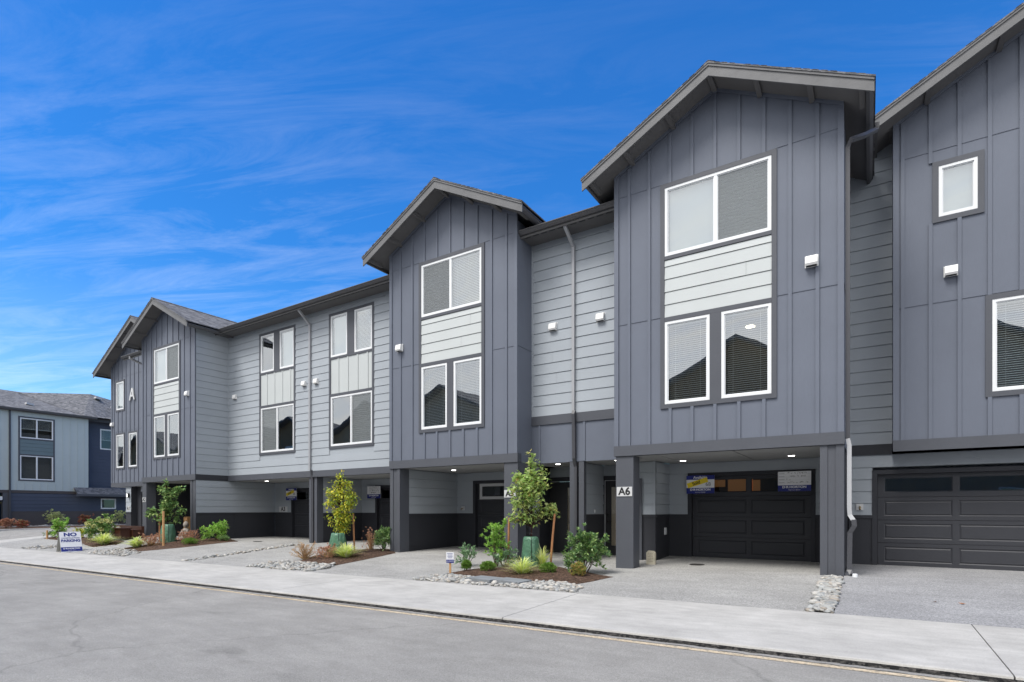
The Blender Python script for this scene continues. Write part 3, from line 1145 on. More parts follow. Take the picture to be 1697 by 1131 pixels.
def gable_wall(parent, x0, x1, y, xc, half, zpk, z0, battens, holes, blocked, seams, m='dark'):
    """board and batten wall with a raked top that follows the roof"""
    mb = MB()
    zt = lambda x: zpk - SLOPE * abs(x - xc) - .14
    zr = 8.15
    cells(mb, x0, x1, z0, zr, y, holes)
    pts = [(x0, y, zr), (x1, y, zr), (x1, y, zt(x1)), (xc, y, zt(xc)), (x0, y, zt(x0))]
    mb.quad(*pts)
    bw = .032
    for b in battens:
        segs = [(z0, zt(b) - .1)]
        for (p, q, r, s) in blocked:
            if p - bw < b < q + bw:
                ns = []
                for (u, w) in segs:
                    if s <= u or r >= w:
                        ns.append((u, w))
                    else:
                        if u < r: ns.append((u, r))
                        if s < w: ns.append((s, w))
                segs = ns
        for (u, w) in segs:
            mb.box(b - bw, b + bw, y - .028, y + .004, u, w)
    # corner boards
    for (a, b) in ((x0, x0 + .10), (x1 - .10, x1)):
        mb.prism([(a, z0), (b, z0), (b, zt(b)), (a, zt(a))], y - .032, y + .004, 'y')
    # seam flashings
    for z in seams:
        xsn = [x0] + sorted(battens) + [x1]
        for a, b in zip(xsn, xsn[1:]):
            mid = (a + b) / 2
            if any(p < mid < q and r < z < s for (p, q, r, s) in blocked):
                continue
            mb.box(a + bw, b - bw, y - .010, y + .003, z - .006, z + .006)
    o = mb.build('board_and_batten_wall', m, parent)
    # frieze board under the soffit
    fr = MB()
    for s in (-1, 1):
        xe = x0 if s < 0 else x1
        fr.prism([(xc, zt(xc)), (xe, zt(xe)), (xe, zt(xe) - .09), (xc, zt(xc) - .09)], y - .045, y - .033, 'y')
    fr.build('frieze_board', m, parent)
    return o


def gable_roof(parent, xc, half, zpk, yf, yb, gut=(True, True), looks=(), wy=None):
    """two shingled slopes, sub-fascia, rake boards, soffit and gutters"""
    ze = zpk - SLOPE * half
    L = [(xc, zpk), (xc - half, ze), (xc - half, ze - .05), (xc, zpk - .05), (xc + half, ze - .05), (xc + half, ze)]
    r = MB()
    r.prism([(xc, zpk), (xc - half - .02, ze - .01), (xc - half - .02, ze - .04), (xc, zpk - .03)], yf - .03, yb, 'y')
    r.prism([(xc, zpk), (xc, zpk - .03), (xc + half + .02, ze - .04), (xc + half + .02, ze - .01)], yf - .03, yb, 'y')
    # ridge caps and shingle butts along the rake
    R = random.Random(int(xc * 100))
    k = yf - .03
    while k < yb - .3:
        r.prism([(xc - .14, zpk - .055), (xc, zpk + .022), (xc + .14, zpk - .055), (xc, zpk + .008)], k, k + .26, 'y')
        k += .25
    s = .12
    while s < half:
        for sg in (-1, 1):
            if R.random() < .9:
                a, b = s, s + .1
                z1, z2 = zpk - SLOPE * a, zpk - SLOPE * b
                r.prism([(xc + sg * a, z1 + .001), (xc + sg * b, z2 + .001), (xc + sg * b, z2 + .007), (xc + sg * a, z1 + .003)], yf - .032 - R.uniform(0, .006), yf + .25, 'y')
        s += .14
    ro = r.build('roof', 'shingle', parent)
    f = MB()
    for sg in (-1, 1):
        e = xc + sg * half
        f.prism([(xc, zpk - .032), (e, ze - .032), (e, ze - .075), (xc, zpk - .075)], yf - .018, yf + .03, 'y')
        f.prism([(xc, zpk - .0755), (e, ze - .0755), (e, ze - .262), (xc, zpk - .262)], yf, yf + .03, 'y')
    f.build('rake_fascia', 'fascia', parent)
    so = MB()
    for sg in (-1, 1):
        e = xc + sg * (half - .02)
        e = xc + sg * (half - .12)
        so.prism([(xc, zpk - .13), (e, zpk - SLOPE * (half - .12) - .13), (e, zpk - SLOPE * (half - .12) - .16), (xc, zpk - .16)], yf + .031, yb, 'y')
    # lookouts
    for (dx) in looks:
        zc = zpk - SLOPE * abs(dx) - .16
        so.prism([(xc + dx - .045, zc + SLOPE * .045 * (1 if dx > 0 else -1) - .0), (xc + dx + .045, zc - SLOPE * .045 * (1 if dx > 0 else -1)), (xc + dx + .045, zc - .075), (xc + dx - .045, zc - .075)], yf + .031, wy - .002, 'y')
    so.build('soffit', 'soffit', parent)
    for sg, on in ((-1, gut[0]), (1, gut[1])):
        if on:
            e = xc + sg * half
            gutter_run(parent, 'y', e - sg * .12, yf + .035, min(yb, 15.2), ze - .075, sg)
    return ro


def gutter_run(parent, axis, c, a, b, z, sg):
    """K-style gutter with a rolled lip; sg is the outward direction"""
    prof = [(0, 0), (sg * .09, 0), (sg * .115, -.012), (sg * .115, -.03), (sg * .10, -.04), (sg * .085, -.075), (sg * .055, -.115), (0, -.12)]
    mb = MB()
    if axis == 'y':
        mb.prism([(c + p, z + q) for p, q in prof], a, b, 'y')
    else:
        mb.prism([(c + p, z + q) for p, q in prof], a, b, 'x')
    return mb.build('gutter', 'gutter', parent)


def eave(parent, x0, x1, yw, zmin=None, both=True, vents=True):
    """main roof strip over a wall at y = yw with its own eave, soffit and gutter"""
    ye = yw - .58
    ze = mz(ye)
    r = MB()
    r.prism([(ye - .03, ze - .005), (19.5, mz(19.5)), (26.4, mz(19.5) - MS * 6.9), (26.4, mz(19.5) - MS * 6.9 - .15), (19.5, mz(19.5) - .15), (ye - .03, ze - .035)], x0, x1, 'x')
    r.build('main_roof', 'shingle', parent)
    s = MB()
    s.prism([(ye, ze - .04), (ye + .03, ze - .04), (ye + .03, ze - .20), (ye, ze - .20)], x0, x1, 'x')
    s.prism([(ye + .031, ze - .15), (yw + .05, ze - .15), (yw + .05, ze - .17), (ye + .031, ze - .17)], x0, x1, 'x')
    if vents:
        so = s.build('eave_soffit', 'soffit', parent)
        x = x0 + .1
        while x < x1 - .2:
            MB().box(x, x + .16, ye + .06, ye + .12, ze - .176, ze - .1705).build('soffit_vent', 'black', so)
            x += .23
    else:
        s.build('eave_soffit', 'soffit', parent)
    gutter_run(parent, 'x', ye, x0, x1, ze - .03, -1)
    return ze


def siding_wall(parent, x0, x1, z0, z1, y, holes=(), m='siding', name='lap_siding_wall', corner=(False, False), ex=.27):
    mb = MB()
    cells(mb, x0, x1, z0, z1, y + .004, holes)
    lap(mb, x0, x1, z0, z1, y, holes, ex)
    o = mb.build(name, m, parent)
    if any(corner):
        c = MB()
        if corner[0]: c.box(x0, x0 + .06, y - .025, y + .003, z0, z1)
        if corner[1]: c.box(x1 - .06, x1, y - .025, y + .003, z0, z1)
        c.build('corner_board', m, parent)
    return o


def side_wall(parent, x, y0, y1, z0, z1, face, m='siding', name='lap_siding_side_wall', plain=False, seams=(), holes=(), ex=.27):
    """wall in the plane X = x; face +1 looks to +X, -1 to -X"""
    # local frame: local x runs along the wall left to right as seen, local y goes inward
    if face > 0:
        X = Matrix(((0, -1, 0, x), (1, 0, 0, 0), (0, 0, 1, 0), (0, 0, 0, 1)))
        a, b = y0, y1
    else:
        X = Matrix(((0, 1, 0, x), (-1, 0, 0, 0), (0, 0, 1, 0), (0, 0, 0, 1)))
        a, b = -y1, -y0
    mb = MB(X)
    cells(mb, a, b, z0, z1, .004, holes)
    if not plain:
        lap(mb, a, b, z0, z1, 0, holes, ex)
    for z in seams:
        mb.box(a, b, -.008, .005, z - .006, z + .006)
    return mb.build(name, m, parent)


def wainscot(parent, x0, x1, y, z0=-.12, z1=1.10, hole=(), seams=()):
    segs = [(x0, x1)]
    for (p, q) in hole:
        ns = []
        for (a, b) in segs:
            if a < p: ns.append((a, min(b, p)))
            if b > q: ns.append((max(a, q), b))
        segs = ns
    for (a, b) in segs:
        mb = MB()
        mb.box(a, b, y - .008, y + .01, z0, z1 - .07)
        mb.box(a, b, y - .03, y + .01, z1 - .07, z1)
        for s in seams:
            if a < s < b:
                mb.box(s - .03, s + .03, y - .02, y - .008, z0, z1 - .07)
        mb.build('wainscot', 'wains', parent)


def side_wainscot(parent, x, y0, y1, face, z0=-.12, z1=1.10, seams=()):
    mb = MB()
    s = face
    mb.box(min(x, x + s * .008), max(x, x + s * .008), y0, y1, z0, z1 - .07)
    mb.box(min(x, x + s * .03), max(x, x + s * .03), y0, y1, z1 - .07, z1)
    for q in seams:
        mb.box(min(x + s * .008, x + s * .02), max(x + s * .008, x + s * .02), q - .03, q + .03, z0, z1 - .07)
    return mb.build('wainscot', 'wains', parent)


def entry_door(parent, xl, w, y, zb=.02, h=2.03, strip=True, goff=.24):
    t = MB()
    t.box(xl - .13, xl - .012, y - .03, y + .05, zb - .05, zb + h + .13).box(xl + w + .012, xl + w + .13, y - .03, y + .05, zb - .05, zb + h + .13)
    t.box(xl - .012, xl + w + .012, y - .03, y + .05, zb + h + .012, zb + h + .13)
    t.box(xl - .012, xl + w + .012, y - .04, y + .05, zb - .12, zb + .0)
    t.build('door_trim', 'wains', parent)
    if strip:
        s = MB().box(xl - .011, xl - .001, y - .012, y + .0, zb, zb + h + .01).box(xl - .001, xl + w, y - .012, y, zb + h + .001, zb + h + .011)
        s.build('weather_strip', 'white', parent)
    g0, g1, h0, h1 = xl + goff, xl + w - .2, zb + .28, zb + h - .17
    d = MB()
    cells(d, xl, xl + w, zb, zb + h, y + .012, [(g0, g1, h0, h1)])
    d.box(g0 - .03, g0, y - .002, y + .02, h0 - .03, h1 + .03).box(g1, g1 + .03, y - .002, y + .02, h0 - .03, h1 + .03)
    d.box(g0, g1, y - .002, y + .02, h0 - .03, h0).box(g0, g1, y - .002, y + .02, h1, h1 + .03)
    o = d.build('entry_door', 'door', parent)
    MB().quad((g0, y + .014, h0), (g1, y + .014, h0), (g1, y + .014, h1), (g0, y + .014, h1)).build('pane', 'glass', o)
    MB().box(xl, xl + w, y + .03, y + .05, zb, zb + h).build('reflection_board', mat('reflected_beige', (.75, .60, .46), .8), o)  # beige board close behind the pane paints in the tan house's reflection
    for nm, zc, ln in (('deadbolt', 1.12, 0), ('door_handle', .93, 1)):
        mm = MB(Matrix.Translation((xl + .08, y - .012, zb + zc)) @ Matrix.Rotation(rad(90), 4, 'X'))
        mm.lathe([(0, -.03), (.03, -.03), (.032, .01), (0, .012)], (0, 0, 0), 14)
        if ln:
            mm.X = None
            mm.box(xl + .07, xl + .20, y - .065, y - .045, zb + .92, zb + .945)
        mm.build(nm, 'black', o)
    return o


def downspout(parent, pts, m='pipe_light', r=.036):
    return MB().tube(pts, r, square=True).build('downspout', m, parent)


# ------------------------------------------------------------------ the row of townhouses
GRP = 'townhouses of the dark grey row'


def window_block(u, xl, y, w=2.28, top='Mb', low='bb', style='gable', fill='lap', lamp=None, doubles=False):
    """three-storey strip: upper window, pale infill, lower window, charcoal trim all round.
    gable: slider above, two singles below; mid: two singles above, slider below"""
    x0, x1 = xl, xl + w
    a, b = x0 + .095, x1 - .095
    t = MB()
    bars = [(x0 + .092, x1 - .092, 6.57, 6.645), (x0 + .092, x1 - .092, 5.245, 5.335)]
    mw = .93
    if style == 'gable':
        bars.append((a + mw + .003, b - mw - .003, 3.475, 5.243))
    else:
        mw = .86
        bars.append((a + mw + .003, b - mw - .003, 6.647, 8.11))
    trim_frame(t, x0, x1, 3.385, 8.20, y, .09, .03, bars)
    t.build('window_trim', 'trim', u)
    if fill == 'lap':
        siding_wall(u, x0 + .092, x1 - .092, 5.337, 6.568, y - .004, (), 'infill', 'infill_panel', ex=.272)
    else:
        mb = MB()
        cells(mb, x0 + .092, x1 - .092, 5.337, 6.568, y - .004, ())
        for k in range(4):
            xx = a + (b - a) * (k + .8) / 4.25 + .0
            mb.box(xx - .03, xx + .03, y - .022, y - .003, 5.337, 6.568)
        mb.build('infill_panel', 'infill', u)
    if style == 'gable':
        window(u, a, b, 6.65, 8.11, y, top)
        window(u, a, a + mw, 3.48, 5.24, y, low[0], lamp=None)
        window(u, b - mw, b, 3.48, 5.24, y, low[1], lamp=lamp)
    else:
        window(u, a, a + mw, 6.65, 8.11, y, top[0])
        window(u, b - mw, b, 6.65, 8.11, y, top[1])
        window(u, a, b, 3.48, 5.24, y, low)


def holes_block(xl, style, w=2.28):
    a, b = xl + .095, xl + w - .095
    mw = .93 if style == 'gable' else .86
    if style == 'gable':
        return [(a, b, 6.65, 8.11), (a, a + mw, 3.48, 5.24), (b - mw, b, 3.48, 5.24)]
    return [(a, a + mw, 6.65, 8.11), (b - mw, b, 6.65, 8.11), (a, b, 3.48, 5.24)]


def band(u, x0, x1, y, z0=2.42, z1=2.645, m='trim', depth=.16, proud=.03):
    return MB().box(x0, x1, y - proud, y + depth, z0, z1).build('band_board', m, u)


def upper_gable(u, x0, xc, y, wl, top, low, lamp=None, boff=.34, vent=None, doubles=None):
    x1 = x0 + 4.45
    hs_ = holes_block(wl, 'gable')
    blocked = [(wl, wl + 2.28, 3.385, 8.20)]
    bat = [x0 + boff + .46 * i for i in range(9) if x0 + .15 < x0 + boff + .46 * i < x1 - .15]
    gable_wall(u, x0, x1, y, xc, 2.725, 9.99, 2.645, bat, hs_, blocked, (5.36, 8.22))
    band(u, x0 - .01, x1 + .01, y)
    window_block(u, wl, y, 2.28, top, low, 'gable', 'lap', lamp)
    gable_roof(u, xc, 2.725, 9.99, y - .58, 15.33, (True, True), (-2.55, -1.75, -.85, .0, .85, 1.75, 2.55), y)
    if vent: hood(u, vent[0], vent[1], y - .02)


def garage_bay(u, x0, x1, y, dx, lit=False, pale=False, yc=11.9, z=2.42, grooves=(), lights=(), skipw=(), w=2.70):
    """garage wall at the back of a carport"""
    siding_wall(u, x0, x1, 1.10, z + .02, y, [(dx - .09, dx + w + .09, -1, 2.14)], 'siding', 'garage_wall', ex=.262)
    wainscot(u, x0, x1, y, hole=[(dx - .1, dx + w + .1)])
    garage_door(u, dx, y, w, 2.06, .01, lit, pale=pale)
    grooved_ceiling(u, x0, x1, yc, y + .1, z, grooves)
    for (lx, ly) in lights:
        downlight(u, lx, ly, z)


# ---- unit with the wide gable at the left end
Y1 = 13.4
u = empty('townhouse', (-34.32, Y1, 0), 'end townhouse with a white letter A on its wide charcoal gable, farthest left', 'townhouse', GRP)
x0, x1, xc = -34.32, -27.13, -30.73
wn = [(-33.70, -32.86, 6.51, 7.97), (-33.70, -32.86, 3.44, 5.18), (-32.28, -31.40, 3.44, 5.18)]
blk = [(a - .09, b + .09, c - .09, d + .09) for a, b, c, d in wn]
bat = [x0 + .32 + .455 * i for i in range(15)]
gable_wall(u, x0, x1, Y1, xc, 4.34, 10.83, 2.645, bat, wn, blk, (5.36, 8.22))
band(u, x0 - .01, x1, Y1)
for (a, b, c, d), k in zip(wn, ('s', 'h', 'n')):
    t = MB()
    trim_frame(t, a - .09, b + .09, c - .09, d + .09, Y1)
    t.build('window_trim', 'trim', u)
    window(u, a, b, c, d, Y1, k)
gable_roof(u, xc, 4.34, 10.83, Y1 - .58, 16.5, (True, False), (-4.1, -3.0, -2.0, -1.0), Y1)
eave(u, -34.3, -27.1, 14.9, vents=False)
hood(u, -34.11, 5.78, Y1 - .02)
let = empty('wall_letter', (-31.83, Y1 - .03, 7.13), 'white letter A fixed high on the charcoal wall of the farthest townhouse', 'letter')
text('A', .86, 'plate', face_south(-31.83, Y1 - .055, 7.13), let, 'letter', .022, .012)
# small eave return between the two gables
st = MB()
st.prism([(12.5, 8.72), (13.38, 9.12), (13.38, 9.06), (12.5, 8.66)], -30.7, -27.5, 'x')
st.box(-30.7, -27.5, 12.50, 12.53, 8.52, 8.70)
st.build('eave_return', 'fascia', u)
gutter_run(u, 'x', 12.49, -30.75, -27.5, 8.70, -1)
downspout(u, [(-29.9, 12.44, 8.6), (-29.9, 12.44, 8.50), (-29.7, 13.2, 8.2), (-29.7, 13.34, 8.1), (-29.7, 13.34, 2.5)], 'pipe_light')
# ground floor
siding_wall(u, -31.80, -27.0, 1.10, 2.45, 13.75, [(-31.79, -28.91, -1, 2.14)], name='garage_wall', ex=.262)
wainscot(u, -31.80, -27.0, 13.75, hole=[(-31.80, -28.90)])
garage_door(u, -31.70, 13.75, 2.70, 2.06, .01)
siding_wall(u, -32.76, -32.20, 1.10, 2.45, 13.46, name='lap_siding_wall', ex=.262)
wainscot(u, -32.76, -32.20, 13.46)
side_wall(u, -32.20, 13.47, 13.9, -.1, 2.45, 1, 'wains', 'recess_wall', plain=True)
MB().box(-32.19, -31.8, 13.74, 13.80, -.1, 2.45).build('recess_panel', 'wains', u)
side_wall(u, -32.76, 13.46, 26, -.1, 2.45, -1, 'siding')
grooved_ceiling(u, x0, -27.14, 13.56, 14.6, 2.42, (-29.5,))
plate(u, 'A1', -32.62, -32.30, 1.16, 1.40, 13.45)
lamp_ = MB().box(-32.42, -32.3, 13.34, 13.43, 1.84, 2.08).build('wall_lantern', 'black', u)
MB().box(-32.40, -32.32, 13.32, 13.339, 1.87, 2.05).build('lantern_glass', 'lantern', lamp_)
side_wall(u, -34.32, 13.4, 26, 2.42, 8.6, -1, 'siding')
MB().box(-34.25, -27.2, 25.9, 26, -.2, 8.6).build('rear_wall', 'siding', u)

# ---- second unit: gable with a siding flank
Y2 = 11.78
u = empty('townhouse', (-27.12, Y2, 0), 'charcoal gabled townhouse with pale grey siding on its right flank, second from left', 'townhouse', GRP)
x0, xc = -27.12, -24.93
upper_gable(u, x0, xc, Y2, -26.12, 'sM', 'bb', vent=(-23.22, 5.93), boff=.35)
eave(u, -27.12, -22.66, 13.13, vents=False)
side_wall(u, -22.665, 11.79, 13.13, 2.645, 8.62, 1)
side_wall(u, -22.665, 11.79, 15.3, 1.10, 2.42, 1, ex=.262)
side_wainscot(u, -22.665, 11.79, 15.3, 1, seams=(13.4,))
MB().box(-22.67, -22.645, 11.79, 15.3, 2.42, 2.645).build('band_board', 'wains', u)
MB().box(-27.12, -27.10, 11.8, 13.4, 2.42, 8.5).build('side_panel_wall', 'dark', u)
MB().box(-22.68, -22.67, 13.13, 26, 2.45, 9.0).build('party_wall', 'siding', u)
column(u, -27.12, -26.76, Y2, Y2 + .39, -.1, 2.42)
column(u, -23.08, -22.67, Y2, Y2 + .39, -.1, 2.42, edge=(.12, .12))
MB().box(-23.08, -22.68, 12.17, 15.3, -.1, 2.42).build('carport_side_wall', 'wains', u)
garage_bay(u, -27.1, -22.7, 14.5, -25.9, lights=((-24.6, 13.0), (-23.4, 13.0)), grooves=(-25.5, -24.2))
side_wall(u, -26.9, 12.17, 14.5, -.1, 2.42, 1, 'wains', 'carport_side_wall', plain=True)
cb = MB().box(-24.35, -24.1, 12.9, 13.1, 1.1, 2.42)
cb.build('corner_board', 'pipe_light', u)
MB().box(-24.35, -24.1, 12.9, 13.1, -.1, 1.1).build('corner_board_base', 'dark', u)
plate(u, 'A2', -27.09, -26.79, 1.56, 1.76, Y2)

# ---- units three and four: flat front of lap siding
YM = 13.13
YG = 15.3
for (xa, xb, xw, top, low, lab) in (
        (-22.66, -17.19, -20.44, 'ns', 'Mn', 'flat fronted pale grey townhouse numbered A3, left half between the gables'),
        (-17.19, -11.85, -16.24, 'sC', 'nM', 'flat fronted pale grey townhouse directly left of the middle gable')):
    u = empty('townhouse', (xa, YM, 0), lab, 'townhouse', GRP)
    hb = holes_block(xw, 'mid')
    siding_wall(u, xa, xb, 2.645, 8.62, YM, [(xw + .01, xw + 2.27, 3.40, 8.19)], corner=(xa < -20, False))
    band(u, xa, xb, YM, depth=.2)
    window_block(u, xw, YM, 2.28, top, low, 'mid', 'bb')
    eave(u, xa, xb, YM)
    if xa < -20:
        hood(u, -22.13, 5.9, YM)
        hood(u, -17.62, 5.9, YM)
        garage_bay(u, xa + .02, xb, YG, -21.36, yc=YM + .2, lights=((-21.3, 14.0),), grooves=(-20.8, -18.9))
        plate(u, 'A3', -22.30, -21.72, 1.12, 1.36, YG - .02)
        MB().tube([(-17.26, YM - .10, mz(YM - .58) - .1), (-17.26, YM - .55, mz(YM - .58) - .12), (-17.26, YM - .52, mz(YM - .58) - .20), (-17.26, YM - .07, 8.02), (-17.26, YM - .055, 7.9), (-17.26, YM - .055, 2.68)][1:], .036, square=True).build('downspout', 'pipe_light', u)
        column(u, -17.40, -17.28, YM + .02, YM + .3, -.1, 2.42)
    else:
        hood(u, -16.93, 5.9, YM)
        garage_bay(u, xa, xb, YG, -16.1, yc=YM + .2, lights=((-13.6, 13.9),), grooves=(-15.4, -13.6))
        side_wall(u, -16.98, YM + .3, YG, 1.10, 2.42, 1, ex=.262)
        side_wainscot(u, -16.98, YM + .3, YG, 1)
        column(u, -17.10, -16.96, YM + .02, YM + .3, -.1, 2.42)
        MB().box(-17.2, -17.0, YM + .05, YG, -.1, 2.42).build('carport_side_wall', 'wains', u)
        MB().tube([(-17.19, YM - .05, 2.67), (-17.19, YM + .03, 2.3), (-17.19, YM + .03, .02), (-17.19, YM - .08, -.01)], .038, square=True).build('downspout', 'pipe_dark', u)

# ---- unit five: middle gable, and the recessed entry bay on its right
Y5 = 11.78
YR = 12.49
u = empty('townhouse', (-11.86, Y5, 0), 'middle charcoal gabled townhouse, slim maple growing before its right column', 'townhouse', GRP)
x0, xc = -11.87, -9.66
upper_gable(u, x0, xc, Y5, -10.72, 'mC', 'bb', vent=(-11.44, 5.91), boff=.43)
xe = x0 + 4.45
eave(u, -11.85, xe, YM, vents=False)
side_wall(u, xe, Y5 + .001, YR, 2.42, 8.5, 1, 'dark', 'side_panel_wall', plain=True, seams=(5.36,))
column(u, x0, x0 + .39, Y5, Y5 + .39, -.15, 2.42, edge=(.12, .12))
column(u, xe - .41, xe, Y5, Y5 + .39, -.15, 2.42)
side_wall(u, x0 + .36, Y5 + .39, 14.5, 1.10, 2.42, 1, ex=.262)
side_wainscot(u, x0 + .36, Y5 + .39, 14.5, 1)
MB().box(x0 - .01, x0 + .35, Y5 + .39, 26, -.15, 2.42).build('carport_side_wall', 'wains', u)
siding_wall(u, x0 + .37, -7.9, 1.10, 2.44, 14.5, [(-10.83, -7.9, -1, 2.14)], name='garage_wall', ex=.262)
wainscot(u, x0 + .37, -7.9, 14.5, hole=[(-10.84, -7.8)])
garage_door(u, -10.74, 14.5, 2.70, 2.06, .01, pale=True)
grooved_ceiling(u, x0 + .3, xe - .1, Y5 + .12, 14.6, 2.42, (-10.3, -9.0))
downlight(u, -10.62, 13.2, 2.42)
hb = MB().box(-11.31, -11.19, 14.46, 14.482, 1.20, 1.33).build('hose_bib', 'plate', u)
MB().tube([(-11.25, 14.46, 1.265), (-11.25, 14.40, 1.265), (-11.25, 14.37, 1.21)], .018).build('tap', 'brass', hb)
plate(u, 'A5', xe - .40, xe - .06, 1.53, 1.72, Y5)
# recessed bay
XB = -6.16


def bay(u, xa, xb):
    siding_wall(u, xa, xb, 3.64, 8.34, YR, corner=(xa < -7, False))
    mb = MB()
    cells(mb, xa, xb, 2.42, 3.41, YR, ())
    for xx in (xa + .24,):
        mb.box(xx - .03, xx + .03, YR - .02, YR + .004, 2.43, 3.41)
    mb.quad((xa, YR, 2.43), (xb, YR, 2.43), (xb, YR + .25, 2.43), (xa, YR + .25, 2.43))
    mb.build('panel_wall', 'dark', u)
    MB().box(xa, xb, YR - .03, YR + .01, 3.41, 3.64).build('band_board', 'trim', u)
    eave(u, xa, xb, YR)


bay(u, xe - .012, XB)
grooved_ceiling(u, xe - .3, XB, YR + .05, 14.1, 2.42)
downlight(u, -6.9, 12.95, 2.42)
siding_wall(u, -8.05, -7.72, 1.10, 2.44, 13.4, name='lap_siding_wall', ex=.262)
wainscot(u, -8.05, -7.72, 13.4)
side_wall(u, -7.72, 13.4, 14.0, -.1, 2.44, 1, 'wains', 'side_panel_wall', plain=True)
siding_wall(u, -7.85, XB, 2.10, 2.44, 14.0, name='lap_siding_wall', ex=.262)
entry_door(u, -7.76, .98, 14.0, -.02, 2.03, goff=.60)
MB().box(-6.66, XB, 13.99, 14.05, -.1, 2.42).build('wall_panel', 'wains', u)
column(u, -6.32, -6.20, YR, YR + .14, -.15, 2.43)
MB().box(-8.04, -7.73, 13.42, 14.6, -.1, 2.42).build('partition', 'wains', u)
MB().tube([(-6.19, YR - .53, 8.20), (-6.19, YR - .50, 8.08), (-6.19, YR - .07, 7.78), (-6.19, YR - .055, 7.66), (-6.19, YR - .055, 3.69)], .036, square=True).build('downspout', 'pipe_light', u)
MB().tube([(-6.17, YR - .055, 3.68), (-6.17, YR - .09, 3.6), (-6.17, YR - .07, 3.3), (-6.17, YR - .05, 2.5), (-6.17, YR + .04, 2.3), (-6.17, YR + .04, .0), (-6.17, YR - .08, -.05)], .04, square=True).build('downspout', 'pipe_dark', u)
hood(u, -6.78, 5.89, YR)

# ---- unit six: the near gable
u = empty('townhouse', (-4.82, Y5, 0), 'nearest fully seen gabled townhouse, numbered A6, with two blue and white signs on its garage', 'townhouse', GRP)
x0, xc = -4.83, -2.645
xe = x0 + 4.45
upper_gable(u, x0, xc, Y5, -3.775, 'sM', 'bb', lamp=(-2.05, 4.98), vent=(-.90, 5.87), boff=.345)
bay(u, XB, x0 + .012)
eave(u, x0, xe, 14.5, vents=False)
side_wall(u, x0, Y5 + .001, YR, 2.42, 8.5, -1, 'dark', 'side_panel_wall', plain=True)
side_wall(u, xe, Y5 + .001, 26, 2.42, 8.6, 1, 'dark', 'side_panel_wall', plain=True, seams=(5.36,))
column(u, x0 + .03, x0 + .44, Y5, Y5 + .39, -.2, 2.42)
column(u, xe - .385, xe, Y5, Y5 + .39, -.1, 2.42, edge=(.12, .13))
MB().box(xe - .30, xe - .02, Y5 + .39, 26, -.1, 2.42).build('carport_side_wall', 'wains', u)
side_wall(u, xe - .30, Y5 + .39, 14.5, 1.10, 2.42, -1, ex=.262)
side_wainscot(u, xe - .30, Y5 + .39, 14.5, -1)
garage_bay(u, -4.42, xe - .31, 14.5, -3.83, lit=True, grooves=(-3.92, -2.33), lights=((-3.84, 13.72), (-1.45, 13.75)))
side_wall(u, -4.42, 13.4, 14.5, 1.10, 2.42, 1, ex=.262)
side_wainscot(u, -4.42, 13.4, 14.5, 1)
siding_wall(u, -5.03, -4.42, 1.10, 2.42, 13.4, corner=(False, True), ex=.262)
wainscot(u, -5.03, -4.42, 13.4, seams=(-4.75, -4.45))
MB().box(-4.93, -4.75, 13.33, 13.36, -.1, 2.0).build('pipe_cover', 'trim', u)
MB().box(-5.02, -4.44, 13.42, 26, -.1, 2.41).build('partition', 'wains', u)
side_wall(u, -6.06, YR + .14, 14.0, 1.10, 2.42, 1, ex=.262)
side_wainscot(u, -6.06, YR + .14, 14.0, 1)
MB().box(-6.15, -6.07, YR + .14, 26, -.1, 2.42).build('partition', 'wains', u)
siding_wall(u, -6.05, -5.03, 2.10, 2.43, 14.0, name='lap_siding_wall', ex=.262)
entry_door(u, -6.01, .86, 14.0, -.03, 2.03, goff=.17)
MB().box(-6.055, -6.03, 13.35, 13.40, 1.14, 1.22).build('doorbell', 'white', u)
grooved_ceiling(u, -6.06, x0 + .4, YR + .05, 14.1, 2.42)
downlight(u, -5.15, 12.75, 2.42)
column(u, -6.07, -5.93, YR, YR + .14, -.15, 2.43)
hood(u, -5.47, 5.89, YR)
plate(u, 'A6', x0 + .055, x0 + .415, 1.52, 1.73, Y5)
MB().box(-4.41, -4.385, 14.05, 14.18, .58, .76).build('outlet_cover', 'white', u)
hb = MB().box(xe - .345, xe - .332, 12.9, 13.02, 1.2, 1.32).build('hose_bib', 'plate', u)
MB().box(-4.8, xe, 25.9, 26, -.2, 8.6).build('rear_wall', 'siding', u)

# gutter corner and tall downspout on the right of the near gable
gx = xc + 2.725
MB().tube([(gx + .05, 12.35, 8.42), (gx + .04, 12.35, 8.30), (xe + .30, 12.1, 8.12), (xe + .10, 11.9, 8.0), (xe + .055, 11.87, 7.85), (xe + .055, 11.87, 2.52)], .036, square=True).build('downspout', 'pipe_dark', u)
MB().tube([(xe + .055, 11.87, 2.52), (xe + .08, 11.87, 2.40), (xe + .08, 11.87, 1.25), (xe + .09, 11.87, 1.12), (xe + .15, 11.84, 1.02)], .036, square=True).build('downspout', 'pipe_white', u)
MB().tube([(xe + .15, 11.84, 1.04), (xe + .16, 11.84, .93), (xe + .09, 11.87, .80), (xe + .08, 11.87, .12), (xe + .13, 11.82, .045)], .04, square=True).build('downspout', 'pipe_dark', u)
MB().lathe([(.0, 0), (.042, 0), (.042, .07), (.034, .075), (.0, .075)], (xe + .17, 11.74, -.01), 14).build('drain_adapter', 'white', u)

